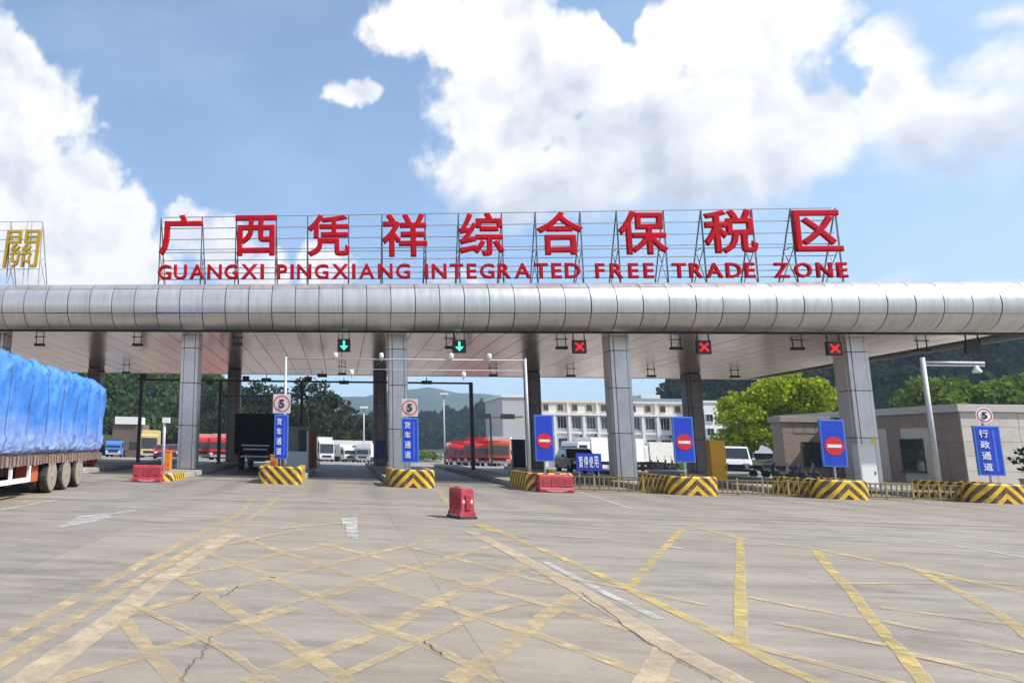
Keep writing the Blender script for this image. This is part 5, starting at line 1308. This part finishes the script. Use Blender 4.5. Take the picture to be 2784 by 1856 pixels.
# a bank that carries those bushes
q0, q1 = PY(2090, 950, 62), PY(2440, 950, 62)
m = MB(); m.prism([(56, -1.2), (61, q0[2] - .6), (72, q0[2] + 1), (90, -1.2)], 0, q0[0], q1[0] + 20); struct(m.build('earth_bank', M_hill))
bush_band('verge_bushes', 'low green bushes beyond the right open lane', [(*GSL(rng.uniform(960, 1015), rng.uniform(1052, 1060))[:2], -2.2) for _ in range(14)], L_shrub, 30., .5, (1., 1.9))
bush_band('office_bushes', 'small green bushes in front of the white office building', [(PY(rng.uniform(1490, 1560), 1040, 84)[0], 84 + rng.normal(), -1.2) for _ in range(12)], L_shrub, 34., .35, (.7, 1.3))

def tree(label, base, H, lobes, leafm, per, size, name='tree', trunk_r=.25, group=None, trunk_h=.5):
    t = thing(name, label, 'tree', base, rng.uniform(0, 6), group)
    tk = MB(); pts_ = [(0, 0, 0)]
    for k in range(1, 5): pts_.append((rng.normal() * .03 * H * k / 4, rng.normal() * .03 * H * k / 4, H * trunk_h * k / 4 + (0 if k < 4 else H * .15)))
    for k in range(4): tk.cyl(pts_[k], pts_[k + 1], trunk_r * (1 - .2 * k), trunk_r * (1 - .2 * (k + 1)), 8)
    tro = tk.build('trunk', M_bark, t)
    C = [l[0] for l in lobes]; Rr = [l[1] for l in lobes]
    for c in C[:: max(1, len(C) // 7)]:
        k = pts_[2 + rng.integers(0, 3)]; MB().cyl(k, tuple(np.array(c) * .9 + np.array(k) * .1), trunk_r * .4, trunk_r * .12, 6).build('limb', M_bark, tro)
    link('crown', leaf_mesh('crown', C, Rr, per, size), leafm, t)
    return t
# the bright tree behind the gatehouse wing
yt_ = 52.; p = PY(1790, 1030, yt_); gz = ground_z(yt_); k_ = (yt_ - CAM[1]) / 1623
lobes = []
for (x, y, r) in ((1700, 940, 40), (1740, 910, 42), (1790, 892, 40), (1840, 895, 40), (1880, 915, 34), (1895, 940, 26), (1830, 935, 48), (1770, 950, 48), (1680, 965, 26), (1720, 985, 36), (1780, 1000, 42), (1840, 980, 44), (1690, 1005, 22), (1735, 1022, 26), (1885, 975, 28), (1665, 915, 14), (1810, 875, 22), (1860, 882, 20)):
    for _ in range(3):
        q = PY(x + rng.normal() * 10, y + rng.normal() * 8, yt_); rr = r * k_ * rng.uniform(.62, .95)
        lobes.append(((q[0] - p[0], rng.normal() * 1.6, q[2] - gz), (rr, rr, rr * .75)))
tb = tree('bright yellow green broad tree behind the gatehouse wing', (p[0], yt_, gz), 8., lobes, L_yel, 210., .21, 'broad_tree', .3)
tb.rotation_euler[2] = 0
# pines and tall trees left of the middle
def pine(label, x, ytop, Y, spread, n_l, leafm, group):
    gz = -3.; p = PY(x, 1000, Y); H = PY(x, ytop, Y)[2] - gz
    lobes = []
    for k in range(n_l):
        u = .3 + .7 * (k + rng.random()) / n_l; w = spread * (1.15 - .75 * u) * rng.uniform(.6, 1.2)
        a = rng.uniform(0, 6.28); rr = spread * rng.uniform(.22, .42)
        lobes.append(((w * math.cos(a), w * math.sin(a), H * u), (rr * 1.25, rr * 1.25, rr * .55)))
    return tree(label, (p[0], Y, gz), H, lobes, leafm, 30., .42, 'pine_tree', .22, group, .8)
for k, (x, yt, Y, s, lab) in enumerate([(470, 905, 150, 4.5, 'dark tree right of the first front column'), (500, 893, 140, 4.2, 'tall tree between the first and dark columns'), (556, 888, 135, 4.4, 'tall pine just right of the dark rear column'), (584, 878, 128, 4.2, 'pine above the left part of the black truck'),
                               (615, 886, 130, 4., 'pine above the black truck'), (652, 892, 122, 3.6, 'pine left of the first square speed plate'), (692, 868, 118, 4., 'tallest dark pine right of the speed plate'), (724, 880, 116, 4.2, 'dense pine right of the tallest one'), (752, 900, 120, 3.8, 'shorter pine left of the gap'),
                               (776, 912, 118, 3.2, 'slim pine near the gap in the trees'), (798, 935, 122, 3., 'low pine at the right end of the pines'), (825, 958, 128, 3.2, 'small tree above the far shelter'), (845, 965, 130, 3., 'small tree left of the dark middle column'), (708, 930, 110, 4.5, 'broad shaded tree under the tallest pine'), (740, 940, 112, 4.5, 'broad shaded tree left of the far shelter')]):
    pine(lab, x, yt, Y, s, 26, L_pine, 'pines beyond the open lanes')
# shrub at the right edge
p = PY(2345, 1100, 2.2); t = thing('potted_shrub', 'dark clipped shrub on the rightmost island nose', 'shrub', (p[0] + .25, 2.2, .5))
MB().lathe([(.2, 0), (.26, .3), (.28, .32), (.24, .34)], n=14).build('pot', M_conc, t); MB().cyl((0, 0, .2), (0, 0, 1.3), .03, n=6).build('stem', M_bark, t)
link('foliage', leaf_mesh('foliage', [(0, 0, 1.35), (-.25, 0, 1.0), (.2, .1, .95), (-.1, -.1, .7), (.25, 0, 1.25)], [(.26, .26, .2), (.3, .25, .12), (.25, .25, .15), (.25, .2, .1), (.2, .2, .15)], 900., .09), leaf_mat('dark_shrub', (.01, .025, .012), (.04, .07, .03), 2.), t)

# ------------------------------------------------------------------ haze
hz_ = MB().box(-2560, 2560, -330, 2310, -14, 170).build('haze', None)
hm = bpy.data.materials.new('haze_air'); hm.use_nodes = True; t = hm.node_tree; t.nodes.clear()
pv = t.nodes.new('ShaderNodeVolumePrincipled'); pv.inputs['Density'].default_value = .0003; pv.inputs['Color'].default_value = (.56, .75, 1., 1); pv.inputs['Anisotropy'].default_value = .2
ou = t.nodes.new('ShaderNodeOutputMaterial'); t.links.new(pv.outputs[0], ou.inputs['Volume'])
hz_.data.materials.append(hm); struct(hz_, 'stuff'); hz_['label'] = 'thin blue haze in the distance'; hz_['category'] = 'haze'
